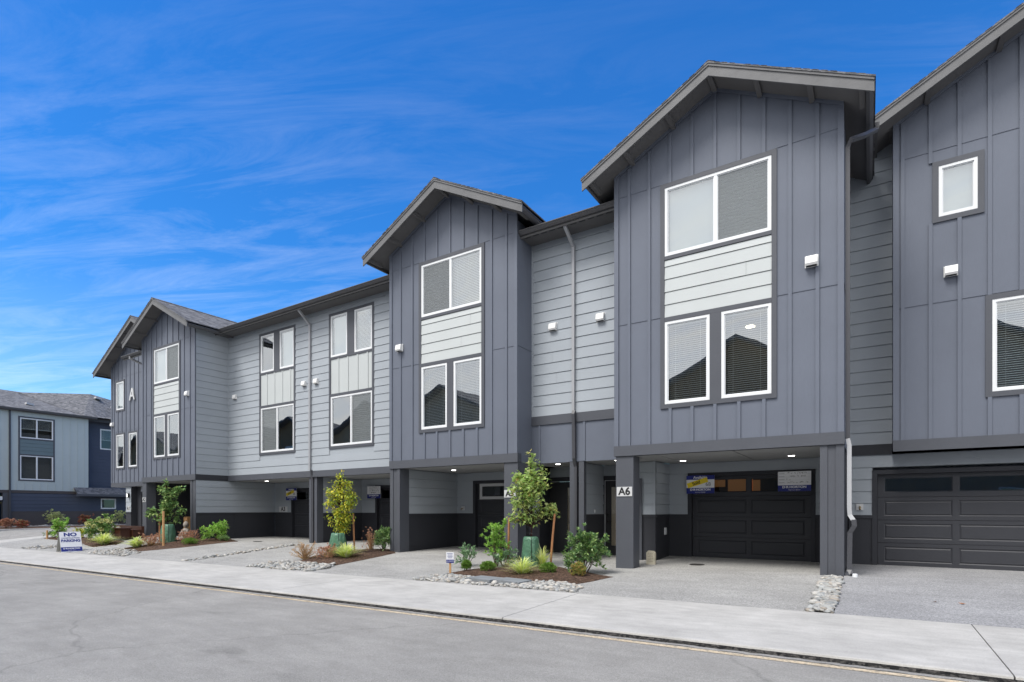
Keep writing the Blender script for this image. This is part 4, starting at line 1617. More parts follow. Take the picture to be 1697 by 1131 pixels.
# ---- unit seven, running out of the picture on the right
Y7 = 13.9
u = empty('townhouse', (.42, Y7, 0), 'townhouse cut off by the right edge, one small high window above its garage', 'townhouse', GRP)
x0, x1, xc = .42, 7.6, 3.98
wn = [(1.17, 1.77, 7.05, 8.06), (1.985, 2.92, 3.48, 5.24), (3.12, 4.05, 3.48, 5.24), (3.0, 4.05, 6.65, 8.11)]
blk = [(a - .10, b + .10, c - .10, d + .10) for a, b, c, d in wn]
bat = [x0 + .165 + .455 * i for i in range(16) if x0 + .165 + .455 * i < x1 - .1]
gable_wall(u, x0, x1, Y7, xc, 3.95, 11.16, 2.645, bat, wn, blk, (5.36, 8.40))
band(u, x0, x1, Y7, depth=.6)
for (a, b, c, d), k in zip(wn, 'sBBb'):
    t = MB()
    trim_frame(t, a - .10, b + .10, c - .10, d + .10, Y7, .10)
    t.build('window_trim', 'trim', u)
    window(u, a, b, c, d, Y7, k)
gable_roof(u, xc, 3.95, 11.16, Y7 - .58, 17.5, (True, True), (-3.0, -1.9, -.8, .8, 1.9, 3.0), Y7)
eave(u, -.38, .42, 14.5, vents=False)
eave(u, .42, 7.6, 15.6, vents=False)
side_wall(u, x0, Y7 + .001, 14.5, 2.42, 9.3, -1, 'dark', 'side_panel_wall', plain=True)
siding_wall(u, -.378, x0 + .02, 2.645, 9.35, 14.5, (), name='lap_siding_wall')
MB().box(-.378, x0 + .02, 14.47, 14.51, 2.42, 2.645).build('band_board', 'wains', u)
siding_wall(u, -.378, 7.6, 1.10, 2.44, 14.5, [(.07, 2.95, -1, 2.14), (3.5, 4.7, -1, 2.14)], name='garage_wall', ex=.262)
wainscot(u, -.378, 7.6, 14.5, hole=[(.06, 2.96), (3.5, 4.7)])
garage_door(u, .16, 14.5, 2.70, 1.99, .0)
entry_door(u, 3.65, .9, 14.5, .0, 1.95)
mb = MB().box(x0, 7.6, Y7 + .02, 14.6, 2.42, 2.46)
mb.build('overhang_soffit', 'ceiling', u)
hood(u, 1.36, 5.93, Y7 - .02)
hb = MB().box(-.235, -.10, 14.46, 14.482, 1.21, 1.35).build('hose_bib', 'plate', u)
MB().tube([(-.165, 14.46, 1.28), (-.165, 14.40, 1.28), (-.165, 14.37, 1.22)], .02).build('tap', 'brass', hb)
MB().box(7.5, 7.6, 13.95, 26, -.2, 9.0).build('side_wall', 'siding', u)
MB().box(-.3, 7.6, 25.9, 26, -.2, 8.6).build('rear_wall', 'siding', u)

# ------------------------------------------------------------------ pale blue house across the side street
XB_ = -51.3
u = empty('townhouse', (XB_, 16, 0), 'pale blue and navy house with a grey shingle roof, far left across the side street', 'townhouse')
XW = Matrix(((0, -1, 0, XB_), (1, 0, 0, 0), (0, 0, 1, 0), (0, 0, 0, 1)))   # local x -> +Y, local y -> -X


def bwall(m, name, fn):
    mb = MB(XW)
    fn(mb)
    return mb.build(name, m, u)


def w1(mb):
    cells(mb, 8, 18.45, 2.62, 8.5, 0, [(14.30, 16.22, 6.40, 7.86), (14.30, 16.22, 3.40, 5.14)])
    for k in range(24):
        x = 8.2 + .455 * k
        if x > 18.4: break
        for (a, b) in ((2.63, 3.2), (3.2, 8.0), (8.0, 8.5)):
            if 14.1 < x < 16.4 and a == 3.2: continue
            mb.box(x - .03, x + .03, -.02, 0, a, b)
    mb.box(8, 18.45, -.01, 0, 5.35, 5.362)


bwall('paleblue', 'board_and_batten_wall', w1)
bwall('trim', 'window_trim', lambda mb: trim_frame(mb, 14.2, 16.32, 3.30, 7.96, 0, .10, .03, ((14.3, 16.22, 6.30, 6.40), (14.3, 16.22, 5.14, 5.24))))
mb = MB(XW)
cells(mb, 14.3, 16.22, 5.24, 6.3, -.006, ())
lap(mb, 14.3, 16.22, 5.24, 6.3, -.008, ex=.27, g_=.03)
mb.build('infill_panel', 'teal', u)
window(u, 14.30, 16.22, 6.40, 7.86, 0, 'hh', X=XW, gl='glass_dim')
window(u, 14.30, 16.22, 3.40, 5.14, 0, 'nn', X=XW, gl='glass_dim')
bwall('foundation', 'band_board', lambda mb: mb.box(8, 18.45, -.03, .05, 2.42, 2.62))
mb = MB(XW)
cells(mb, 13.75, 26, 1.1, 2.42, .004, [(19.28, 20.33, 1.28, 2.10)])
lap(mb, 13.75, 26, 1.1, 2.42, 0, [(19.28, 20.33, 1.28, 2.10)], .262, .03)
mb.build('lap_siding_wall', 'navy', u)
window(u, 19.28, 20.33, 1.28, 2.10, 0, 'n', X=XW, fr=.07, gl='glass_dim')


def fnd(mb):
    mb.box(13.75, 26, -.012, .01, -.2, 1.07)
    for y in (15.9, 18.3, 20.9, 23.3):
        mb.box(y - .012, y + .012, -.02, -.012, -.2, 1.07)
    mb.box(13.75, 26, -.025, .01, 1.07, 1.10)


bwall('foundation', 'foundation_panel', fnd)
bwall('black', 'entry_recess_wall', lambda mb: mb.box(8, 13.6, 1.5, 1.6, -.2, 2.42))
bwall('trim', 'column', lambda mb: mb.box(13.35, 13.75, -.02, .3, -.2, 2.42))
bwall('white', 'wall_sconce', lambda mb: mb.box(13.1, 13.3, -.15, .0, 1.9, 2.15))
bwall('trim', 'entry_soffit', lambda mb: mb.box(8, 13.4, .05, 1.6, 2.42, 2.5))
# upper navy wing, set back
mb = MB(XW)
cells(mb, 18.5, 26, 2.6, 8.75, .9, [(18.95 + .62, 20.7, 6.1, 7.75)])
lap(mb, 18.5, 26, 2.6, 8.4, .896, [(19.57, 20.7, 6.1, 7.75)], .27, .03)
mb.quad((18.46, 0, 2.6), (18.46, .9, 2.6), (18.46, .9, 8.5), (18.46, 0, 8.5))
mb.build('lap_siding_wall', 'navy', u)
window(u, 19.57, 20.7, 6.1, 7.75, .9, 'h', X=XW, fr=.07, gl='glass_dim')
MB(XW).tube([(18.75, .85, 8.3), (18.75, .85, 2.9)], .05, square=True).build('downspout', 'navy', u)
MB(XW).tube([(13.72, -.06, 8.3), (13.72, -.06, 2.7), (13.72, -.1, 1.2), (13.72, -.06, .3), (14.4, -.2, .15)], .05, square=True).build('downspout', 'pipe_dark', u)
mb = MB(XW)
mb.prism([(-.35, 8.47), (6.5, 10.75), (13.4, 8.47), (13.4, 8.3), (6.5, 10.55), (-.35, 8.33)], 3, 18.9, 'x')
# hipped roof of the navy wing, a little higher
mb.add([(18.0, -.34, 8.49), (26, .42, 8.46), (26.5, 4.5, 10.0), (20.0, 3.9, 10.97), (15.8, 6.0, 10.62), (20.5, 9.5, 10.3), (18.9, -.36, 8.47)],
       [(6, 1, 2, 3), (0, 6, 3, 4), (4, 3, 5), (3, 2, 5)])
mb.build('roof', 'shingle', u)
MB(XW).prism([(-.33, 8.46), (-.45, 8.46), (-.43, 8.33), (-.33, 8.30)], 3, 18.9, 'x').build('gutter', 'gutter', u)
MB(XW).prism([(.47, 8.40), (.35, 8.40), (.37, 8.27), (.47, 8.24)], 18.95, 26, 'x').build('gutter', 'gutter', u)
MB(XW).box(3, 18.9, -.33, .02, 8.28, 8.33).build('soffit', 'soffit', u)
MB(XW).box(18.45, 26, .36, .95, 8.26, 8.31).build('soffit', 'soffit', u)
MB(XW).box(18.45, 26, .33, .36, 8.2, 8.47).build('fascia', 'trim', u)
for (yy, dd) in ((15.2, 1.3), (20.2, 3.0), (20.9, 1.7), (22.9, 2.9), (23.5, 1.6)):
    z = 8.47 + (dd + .35) * (.333 if yy < 18 else .60)
    mb = MB(XW)
    mb.prism([(yy - .22, z + .02), (yy + .22, z - .05), (yy + .2, z + .12), (yy - .2, z + .17)], dd - .2, dd + .2, 'y')
    o = mb.build('roof_vent', 'pipe_white', u)
mb = MB(XW)
mb.prism([(-.75, 2.42), (.02, 2.95), (.02, 2.85), (-.75, 2.32)], 17.5, 26, 'x')
o = mb.build('porch_roof', 'shingle', u)
MB(XW).prism([(-.76, 2.43), (-.80, 2.43), (-.80, 2.25), (-.76, 2.25)], 17.4, 26, 'x').build('fascia', 'trim', o)
MB(XW).box(8, 26, 8, 8.1, -.2, 8.4).build('rear_wall', 'navy', u)
MB(XW).box(7.9, 8.0, 0, 8, -.2, 8.4).build('side_wall', 'navy', u)




# ------------------------------------------------------------------ houses over the street (they show in the window panes)
M['tan'] = mat('tan_vertical_siding', (0.42, 0.32, 0.20), 0.7, 0.2, (20, .004), .1, 1)
M['taupe'] = mat('taupe_siding', (0.40, 0.33, 0.24), 0.7, 0.2, (20, .004), .1, 1)
M['umber'] = mat('brown_siding', (0.24, 0.17, 0.10), 0.7, 0.2, (20, .004), .1, 1)
struct('opposite_sidewalk', sheet(-60, 30, -4.8, -2.5, 20, 1, .06, lambda x, y: zs(x) - .08), 'concrete')
struct('opposite_driveway', sheet(-60, 30, -20, -4.8, 20, 4, .05, lambda x, y: zs(x) - .08), 'aggregate')
for i, (x0, w, pk, m, lab) in enumerate(((-97, 9.6, 9.3, 'taupe', 'taupe gabled house over the street, farthest left of the opposite row'),
                                         (-86, 9.2, 9.8, 'umber', 'brown gabled house over the street, second from the far left'),
                                         (-75, 9.6, 9.2, 'tan', 'tan gabled house over the street, third from the far left'),
                                         (-64, 9.4, 9.7, 'taupe', 'taupe gabled house over the street, fourth from the far left'),
                                         (-53, 9.2, 9.3, 'umber', 'brown gabled house over the street, fifth from the far left'),
                                         (-42, 9.5, 9.6, 'tan', 'tan gabled house over the street, mirrored in the panes of the left gable'),
                                         (-31, 9.0, 9.2, 'taupe', 'taupe gabled house over the street, mirrored in the panes between the gables'),
                                         (-20.5, 9.0, 9.8, 'tan', 'tan gabled house over the street, mirrored in the panes of the middle gable'),
                                         (-10.2, 8.6, 9.4, 'umber', 'brown gabled house over the street, mirrored in the panes of the near gable'),
                                         (-0.4, 9.2, 9.9, 'taupe', 'taupe gabled house over the street, mirrored at the far right'))):
    u = empty('townhouse', (x0, -8.2, 0), lab, 'townhouse', 'houses on the other side of the street')
    yb = -8.2
    pk += 1.2
    XO = Matrix(((-1, 0, 0, x0 + w), (0, -1, 0, yb), (0, 0, 1, 0), (0, 0, 0, 1)))
    mb = MB(XO)
    wins = [(1.2, 3.2, 1.0 + 3, 5.8), (w - 3.4, w - 1.4, 4.0, 5.8), (1.2, 3.2, .6, 2.3), (w / 2 - .9, w / 2 + .9, 6.4, 7.5)]
    cells(mb, 0, w, -.4, 6.2, 0, wins[:3])
    zt = 6.2 + (pk - 6.2) * .1
    mb.quad((0, 0, 6.2), (w, 0, 6.2), (w, 0, 8.0), (w / 2, 0, pk - .2), (0, 0, 8.0))
    mb.box(0, .02, 0, 9, -.4, 8.0).box(w - .02, w, 0, 9, -.4, 8.0).box(.02, w - .02, 8.98, 9, -.4, 8.0)
    for k in range(int(w / .5)):
        mb.box(k * .5 + .2, k * .5 + .26, -.02, 0, 2.6 if 1 < k * .5 < 3.4 else -.3, 3.8 if .8 < k * .5 < 3.4 or w - 3.8 < k * .5 < w - 1.2 else 6.3)
    mb.build('wall', m, u)
    for (a, b, c, d) in wins[:3]:
        window(u, a, b, c, d, 0, 'nn', X=XO, fr=.08)
    window(u, *wins[3], -.02, 's', X=XO, fr=.08)
    rf = MB(XO)
    for sg in (-1, 1):
        rf.prism([(w / 2, pk), (w / 2 + sg * (w / 2 + .5), 7.85), (w / 2 + sg * (w / 2 + .5), 7.65), (w / 2, pk - .2)], -.6, 9.4, 'y')
    rf.build('roof', 'shingle', u)
    MB(XO).box(w - 4.0, w - 1.0, -.03, .0, -.3, 2.2).build('garage_door', 'garage', u)


# ------------------------------------------------------------------ plants
def rdir(R, up=0.0, lo=-1):
    while True:
        v = Vector((R.uniform(-1, 1), R.uniform(-1, 1), R.uniform(lo, 1)))
        if .05 < v.length < 1:
            v.normalize()
            v.z += up
            return v.normalized()


def leaf(mb, p, d, L, Wd, R, droop=.15):
    d = d.normalized()
    s = d.cross(Vector((R.uniform(-.4, .4), R.uniform(-.4, .4), 1)))
    if s.length < .05:
        s = Vector((1, 0, 0))
    s.normalize()
    n = s.cross(d)
    t = p + d * L + Vector((0, 0, -droop * L))
    m = p + d * L * .45
    mb.add([p, m + s * Wd * .5 + n * Wd * .13, t, m - s * Wd * .5 + n * Wd * .13], [(0, 1, 2), (0, 2, 3)])


def lobed(mb, p, d, L, R):
    """a maple leaf of three pointed lobes, one connected piece"""
    d = d.normalized()
    s = d.cross(Vector((R.uniform(-.5, .5), R.uniform(-.5, .5), 1)))
    if s.length < .05:
        s = Vector((1, 0, 0))
    s.normalize()
    dz = Vector((0, 0, -.12 * L))
    a = [p, p + d * .30 * L + s * .52 * L, p + d * .42 * L + s * .2 * L, p + d * L + dz, p + d * .42 * L - s * .2 * L, p + d * .30 * L - s * .52 * L]
    mb.add(a, [(0, 1, 2), (0, 2, 3), (0, 3, 4), (0, 4, 5)])


def root_at(name, x, y, lab, cat, group=None):
    return empty(name, (x, y, gz(x, y) + .02), lab, cat, group)


def shrub(name, x, y, rx, h, tips, per, L, Wd, m, lab, cat='shrub', seed=1, group=None, low=.12, stems=10, up=.35, ry=None, stem_m='bark', z=None, lean=(0, 0), spiky=True):
    R = random.Random(seed)
    u = root_at(name, x, y, lab, cat, group)
    if z is not None:
        u.location.z = z
    c = u.location.copy()
    ry = ry or rx
    fol, st = MB(), MB()
    lob = [(R.uniform(0, 6.28), R.uniform(.75, 1.25)) for _ in range(5)]
    leads = [(R.uniform(0, 6.28), R.uniform(.15, .75), R.uniform(.95, 1.22)) for _ in range(6)]
    for i in range(tips):
        a = R.uniform(0, 6.2832)
        el = R.uniform(-1.1, 1.5)
        k = max(math.cos(a - b) ** 3 * w for b, w in lob)
        rr = (R.random() ** .45) * (.72 + .33 * max(k, 0))
        cz = h * .52
        ce = math.cos(el) if el > 0 else 1 - .25 * abs(el)
        p = Vector((math.cos(a) * ce * rx * rr, math.sin(a) * ce * ry * rr, max(low * h, cz + math.sin(el) * (h - cz) * rr * 1.02)))
        if spiky and i % 4 == 0:
            la, lr, lh = leads[(i // 4) % 6]
            q = R.uniform(.45, 1.0)
            p = Vector((math.cos(la) * lr * rx * q * 1.25, math.sin(la) * lr * ry * q * 1.25, h * lh * q)) + rdir(R) * .03
        p.x += lean[0] * p.z / h
        p.y += lean[1] * p.z / h
        tip = c + p
        out_ = Vector((p.x, p.y, p.z * .8)).normalized()
        if i < stems:
            b = c + Vector((R.uniform(-.04, .04), R.uniform(-.04, .04), -.05))
            mid = b.lerp(tip, .5) + Vector((R.uniform(-.03, .03), R.uniform(-.03, .03), .02))
            st.tube([b, mid, tip], [.010, .007, .003], seg=5)
        for j in range(per):
            d = (rdir(R) + out_ * .7 + Vector((0, 0, up))).normalized()
            q = tip + rdir(R) * L * .35
            leaf(fol, q, d, L * R.uniform(.7, 1.2), Wd * R.uniform(.8, 1.15), R)
    fol.build('foliage', m, u)
    if st.v:
        st.build('stem', stem_m, u)
    return u


def grass(name, x, y, r, h, n, m, lab, cat='grass clump', seed=1, wd=.010, group=None):
    R = random.Random(seed)
    u = root_at(name, x, y, lab, cat, group)
    c = u.location.copy()
    mb = MB()
    for i in range(n):
        a = R.uniform(0, 6.2832)
        rr = r * R.uniform(.3, 1.35)
        hh = h * R.uniform(.5, 1.08) * (1.15 - .45 * rr / r)
        o = Vector((math.cos(a), math.sin(a), 0))
        s = Vector((-math.sin(a), math.cos(a), 0)) * wd * R.uniform(.6, 1.2)
        b = c + o * r * .12 * R.random() + Vector((0, 0, -.03))
        pts = []
        for k in range(6):
            t = k / 5
            pts.append(b + o * rr * t ** 1.3 + Vector((0, 0, hh * (1.75 * t - 1.0 * t * t) * 1.2)))
        vs, fs = [], []
        for k, p in enumerate(pts):
            w = 1 - (k / 5) ** 1.6 * .95
            vs += [p + s * w, p - s * w]
        for k in range(5):
            fs.append((2 * k, 2 * k + 1, 2 * k + 3, 2 * k + 2))
        mb.add(vs, fs)
    mb.build('blades', m, u)
    return u


def tree(name, x, y, h, blobs, m, lab, seed, L=.075, dens=420, lobes=True, trunk_r=.022, tm='bark_red', z=None, group=None):
    R = random.Random(seed)
    u = root_at(name, x, y, lab, 'tree', group)
    if z is not None: u.location.z = z
    g = u.location.z
    tk, fo = MB(), MB()
    pts, rs = [], []
    for i in range(9):
        t = i / 8
        pts.append(Vector((x + .03 * math.sin(t * 5 + seed), y + .02 * math.cos(t * 4), g - .05 + (h - .05 - g) * t)))
        rs.append(trunk_r * (1 - .8 * t) + .003)
    tk.tube(pts, rs, 8)

    def along(z):
        t = max(0, min(1, (z - g) / (h - g)))
        i = min(7, int(t * 8))
        return pts[i].lerp(pts[i + 1], t * 8 - i)
    for (dx, dy, z, r) in blobs:
        # dx along the picture's right, dy away from the camera
        rt, fw = Vector((.84, .54, 0)), Vector((-.54, .84, 0))
        c = Vector((x, y, z)) + rt * dx + fw * dy
        k = max(5, int(9 * r / .35))
        for b in range(k):
            d = rdir(R, .15, -.5)
            e = c + Vector((d.x, d.y, d.z * .8)) * r * R.uniform(.55, 1.1)
            s = along(max(g + (.5 if h < 2.5 else .95), min(h - .15, e.z - .25 * (1 + dx * dx))))
            mid = s.lerp(e, .5) + Vector((0, 0, .05))
            tk.tube([s, mid, e], [.008, .006, .002], 5)
            n = int(dens * r * r / k * 4.2)
            for j in range(n):
                t = R.uniform(.35, 1.05)
                p = (s.lerp(mid, t * 2) if t < .5 else mid.lerp(e, t * 2 - 1)) if (e - s).length < r * 2 else e.lerp(c, R.uniform(0, .9))
                p = p + rdir(R) * R.uniform(.02, .13)
                dd = (rdir(R) + Vector((0, 0, -.1)) + (p - c) * .6).normalized()
                if lobes:
                    lobed(fo, p, dd, L * R.uniform(.6, 1.25), R)
                else:
                    leaf(fo, p, dd, L * R.uniform(.6, 1.25), L * .55, R)
    tk.build('trunk', tm, u)
    fo.build('foliage', m, u)
    return u


def bag(x, y, r, h, lab, seed=3):
    u = root_at('watering_bag', x, y, lab, 'watering bag', 'green watering bags zipped round young trees')
    c = u.location
    R = random.Random(seed)
    prof = [(r * 1.0, -.03), (r * 1.04, .06), (r * 1.02, h * .3), (r * .93, h * .6), (r * .80, h * .88), (r * .72, h * .98), (r * .60, h * 1.0), (r * .25, h * .93)]
    mb = MB()
    seg = 36
    vs, fs = [], []
    for i, (rr, z) in enumerate(prof):
        for k in range(seg):
            a = 6.28318 * k / seg
            w = 1 + .05 * math.sin(a * 5 + i * .9 + seed) + .045 * math.sin(a * 9 - i * 1.7) + R.uniform(-.02, .02)
            vs.append((x + rr * w * math.cos(a), y + rr * w * .85 * math.sin(a), c.z + z))
    for i in range(len(prof) - 1):
        for k in range(seg):
            fs.append((i * seg + k, i * seg + (k + 1) % seg, (i + 1) * seg + (k + 1) % seg, (i + 1) * seg + k))
    mb.add(vs, fs).build('bag_body', 'bag', u, smooth=True)
    # zip seam towards the street
    se = MB()
    ang = math.atan2(-y, -x)
    pl = [Vector((x + (rr * 1.03) * math.cos(ang), y + rr * .9 * math.sin(ang), c.z + z)) for rr, z in prof[1:6]]
    se.tube(pl, .008, 5)
    se.build('zip', 'bagseam', u)
    for s in (-1, 1):
        hd = MB()
        b = Vector((x + s * r * .36, y - .04, c.z + h * .95))
        hd.tube([b, b + Vector((0, -.01, .09)), b + Vector((-s * .05, -.01, .12)), b + Vector((-s * .09, 0, .03))], .009, 5)
        hd.build('handle', 'black', u)
    return u


def stake(x, y, h, lab, lean=(0, 0), r=.026, m='wood'):
    g = gz(x, y)
    mb = MB().tube([(x, y, g - .1), (x + lean[0] * .5, y + lean[1] * .5, g + h * .5), (x + lean[0], y + lean[1], g + h)], [r, r, r * .95], 10)
    o = mb.build('tree_stake', m)
    origin(o, (x, y, g))
    return tag(o, lab, 'stake', 'wooden stakes beside young trees')


# bed before the near gable
tree('maple_tree', -6.58, 11.02, 2.56, [(0, 0, 2.44, .10), (.02, 0, 2.28, .19), (0, 0, 2.10, .30), (.22, 0, 2.0, .26), (-.25, 0, 1.98, .26), (0, .1, 1.80, .34), (-.28, 0, 1.72, .26), (.18, -.1, 1.68, .28), (-.15, -.1, 1.5, .34), (-.35, .1, 1.32, .26), (.08, 0, 1.32, .22),
     (.52, 0, 1.24, .20), (.36, 0, 1.14, .17), (-.25, 0, 1.10, .24), (-.42, 0, 1.0, .15), (.1, 0, 1.08, .16), (.58, .05, 1.12, .13)], 'leaf_maple', 'slim young maple with light green leaves above a full green bag, nearest the camera', 5, L=.10, dens=480)
bag(-6.56, 10.98, .225, .68, 'upright green watering bag at the foot of the maple nearest the camera')
stake(-7.20, 11.0, 1.12, 'orange brown stake just left of the nearest maple', (.03, 0))
stake(-6.20, 11.25, 1.22, 'leaning orange brown stake just right of the nearest maple', (.11, .02))
stk = [('laurel_shrub', -7.30, 10.62, .36, .98, 90, 15, .085, .034, 'leaf_laurel', 'tall bright green laurel, left of the nearest maple', 11),
       ('laurel_shrub', -5.02, 10.60, .52, .84, 230, 15, .085, .034, 'leaf_dark', 'large dark leaved shrub between the nearest maple and the A6 column', 12)]
for (nm, x, y, r, h, t, p, L, Wd, m, lab, sd) in stk:
    shrub(nm, x, y, r, h, t, p, L, Wd, m, lab, seed=sd, group='shrubs in the planting beds', stems=16, lean=(.06, 0) if sd == 12 else (0, 0))
shrub('rhododendron', -7.93, 10.35, .30, .42, 24, 12, .11, .035, 'leaf_bluegreen', 'low open grey green shrub at the left end of the nearest bed', seed=13, group='shrubs in the planting beds', up=.6)
shrub('rhododendron', -6.98, 10.55, .34, .34, 24, 12, .11, .035, 'leaf_bluegreen', 'low grey green shrub spreading under the tall bright laurel', seed=14, group='shrubs in the planting beds', up=.6)
hs_list = [(-7.50, 9.78, .12, .20, 'heath', 'smallest round heath mound, beside the little sign on a stake'),
           (-6.93, 9.80, .18, .20, 'heath', 'round bright green heath mound between the striped grass and the little stake sign'),
           (-5.60, 10.05, .18, .22, 'heath', 'round green heath mound right of the striped grass, before the green bag'),
           (-4.85, 9.95, .17, .27, 'heath_rust', 'heath mound turning rusty orange at the right end of the nearest bed'),
           (-21.1, 10.75, .26, .24, 'heath', 'round green heath mound in front of the domed green shrub beside the grey flank'),
           (-20.7, 11.8, .22, .2, 'leaf_dark', 'dark low mound at the right tip of the bed by the grey flank'),
           (-33.6, 10.55, .36, .32, 'leaf_dark', 'dark low mound at the far left, close to the side street')]
for i, (x, y, r, h, m, lab) in enumerate(hs_list):
    shrub('heath', x, y, r, h, 330 if m != 'leaf_dark' else 120, 9, .042 if m != 'leaf_dark' else .05, .013 if m != 'leaf_dark' else .02, m, lab, 'low plant', 20 + i, 'low mounded plants in the beds', low=.02, stems=3, up=.9, spiky=False)
grass('ornamental_grass', -6.02, 9.72, .46, .44, 300, 'grass_y', 'yellow green striped grass clump in front of the green bag, nearest bed', seed=31, group='ornamental grasses')
grass('ornamental_grass', -6.28, 11.0, .30, .60, 130, 'grass_y', 'taller grass clump half hidden behind the green bag, nearest bed', seed=32, group='ornamental grasses')
grass('ornamental_grass', -11.95, 10.2, .46, .50, 300, 'grass_y', 'bright grass clump in the bed of the yellowing tree', seed=33, group='ornamental grasses', wd=.014)
grass('ornamental_grass', -22.9, 9.75, .50, .48, 260, 'grass_y', 'bright grass clump at the left end of the bed before the A2 column', seed=34, group='ornamental grasses', wd=.018)
grass('ornamental_grass', -25.9, 9.85, .62, .55, 300, 'grass_y', 'broad bright grass clump directly behind the folding parking sign', seed=35, group='ornamental grasses', wd=.02)

# bed before the flat fronted units
tree('young_tree', -12.58, 10.55, 2.28, [(0, 0, 2.16, .12), (-.02, 0, 1.98, .20), (.2, 0, 1.95, .18), (0, .05, 1.72, .32), (-.3, 0, 1.62, .2), (.25, 0, 1.6, .22), (0, 0, 1.42, .34), (-.28, 0, 1.38, .18), (.28, 0, 1.35, .2), (.08, 0, 1.12, .30), (-.12, 0, .98, .24), (.15, 0, .86, .26), (-.1, 0, .72, .2), (.08, 0, .62, .18)],
     'leaf_yellow', 'young columnar tree with yellowing leaves, middle bed between two stakes', 8, L=.085, dens=760, lobes=False)
bag(-12.5, 10.4, .26, .66, 'slumped green watering bag under the yellowing tree', 9)
stake(-13.2, 10.95, 1.05, 'thin stake behind the yellowing tree, on its left', r=.024)
stake(-12.45, 10.95, 1.18, 'orange brown stake on the right of the yellowing tree', (-.06, 0))
shrub('dry_shrub', -13.05, 9.75, .42, .40, 150, 5, .06, .012, 'grass_tan', 'dry tan twiggy shrub at the left tip of the middle bed', seed=41, group='shrubs in the planting beds', stems=60, stem_m='grass_tan', up=.8)
shrub('dry_shrub', -12.45, 10.0, .38, .32, 130, 8, .06, .02, 'rust', 'low rusty shrub at the foot of the yellowing tree', seed=42, group='shrubs in the planting beds', stems=40, stem_m='grass_tan', up=.6)
shrub('dry_shrub', -12.65, 11.75, .30, .62, 90, 6, .05, .014, 'rust', 'upright rusty shrub behind the bright grass of the middle bed', seed=43, group='shrubs in the planting beds', stems=40, stem_m='grass_tan', up=.8)
shrub('laurel_shrub', -12.15, 11.8, .42, .66, 150, 12, .085, .034, 'leaf_dark', 'dark leaved shrub at the right end of the middle bed, by the gable column', seed=44, group='shrubs in the planting beds')

# bed before the second unit
tree('young_tree', -23.3, 11.0, 2.42, [(-.05, 0, 2.28, .16), (.1, 0, 2.1, .26), (.42, 0, 2.02, .24), (-.2, 0, 2.0, .2), (.1, 0, 1.8, .32), (0, 0, 1.55, .32), (.2, 0, 1.4, .3), (-.1, 0, 1.3, .3), (.45, 0, 1.15, .28), (-.45, 0, 1.12, .32), (-.7, 0, 1.05, .2), (0, 0, 1.05, .34), (-.3, 0, .85, .26), (.3, 0, .88, .24)],
     'leaf_green', 'small dark green maple in front of the A2 column', 12, L=.12, dens=330)
bag(-23.0, 10.9, .30, .72, 'dark green watering bag among rusty shrubs in front of the A2 column', 14)
stake(-23.85, 11.0, 1.15, 'thick stake left of the small dark green maple', r=.045)
stake(-21.75, 10.15, 1.33, 'tall pale orange stake right of the small dark green maple', r=.04, m='wood_pale')
shrub('spirea', -22.6, 10.1, .52, .42, 190, 7, .06, .018, 'rust', 'rusty pink spirea left of the tall pale orange stake', seed=51, group='shrubs in the planting beds', stems=50, stem_m='grass_tan', up=.6)
shrub('spirea', -21.7, 11.0, .52, .46, 190, 7, .06, .018, 'rust', 'rusty pink spirea right of the tall pale orange stake', seed=52, group='shrubs in the planting beds', stems=50, stem_m='grass_tan', up=.6)
shrub('rhododendron', -21.35, 11.85, .52, .62, 110, 12, .12, .045, 'leaf_laurel', 'domed fresh green shrub before the dark wainscot of the grey flank', seed=53, group='shrubs in the planting beds')
# bed at the side street
u = shrub('hydrangea', -27.6, 10.35, .85, .92, 230, 11, .12, .06, 'leaf_green', 'large hydrangea with cream flower heads behind the folding parking sign', 'shrub', 61, 'shrubs in the planting beds', ry=.6, stems=20)
R = random.Random(62)
fl = MB()
for i in range(26):
    a, el = R.uniform(0, 6.28), R.uniform(.0, 1.4)
    c = u.location + Vector((math.cos(a) * math.cos(el) * .85, math.sin(a) * math.cos(el) * .6, .42 + math.sin(el) * .5))
    for j in range(55):
        d = rdir(R)
        leaf(fl, c + Vector((d.x, d.y, d.z * .7)) * .085, (d + rdir(R) * .7), .035, .035, R)
fl.build('flower_heads', 'hydr', u)
shrub('spirea', -33.0, 10.7, .45, .78, 120, 12, .11, .05, 'leaf_laurel', 'bright green upright shrub left of the hydrangea, near the side street', seed=63, group='shrubs in the planting beds')
shrub('spirea', -30.4, 10.75, .5, .45, 100, 10, .08, .03, 'leaf_yellow', 'yellowish low shrub between the hydrangea and the bright green upright shrub', seed=64, group='shrubs in the planting beds')
stake(-33.3, 10.3, .42, 'short pale peg at the far left bed beside the side street', r=.04, m='wood_pale')
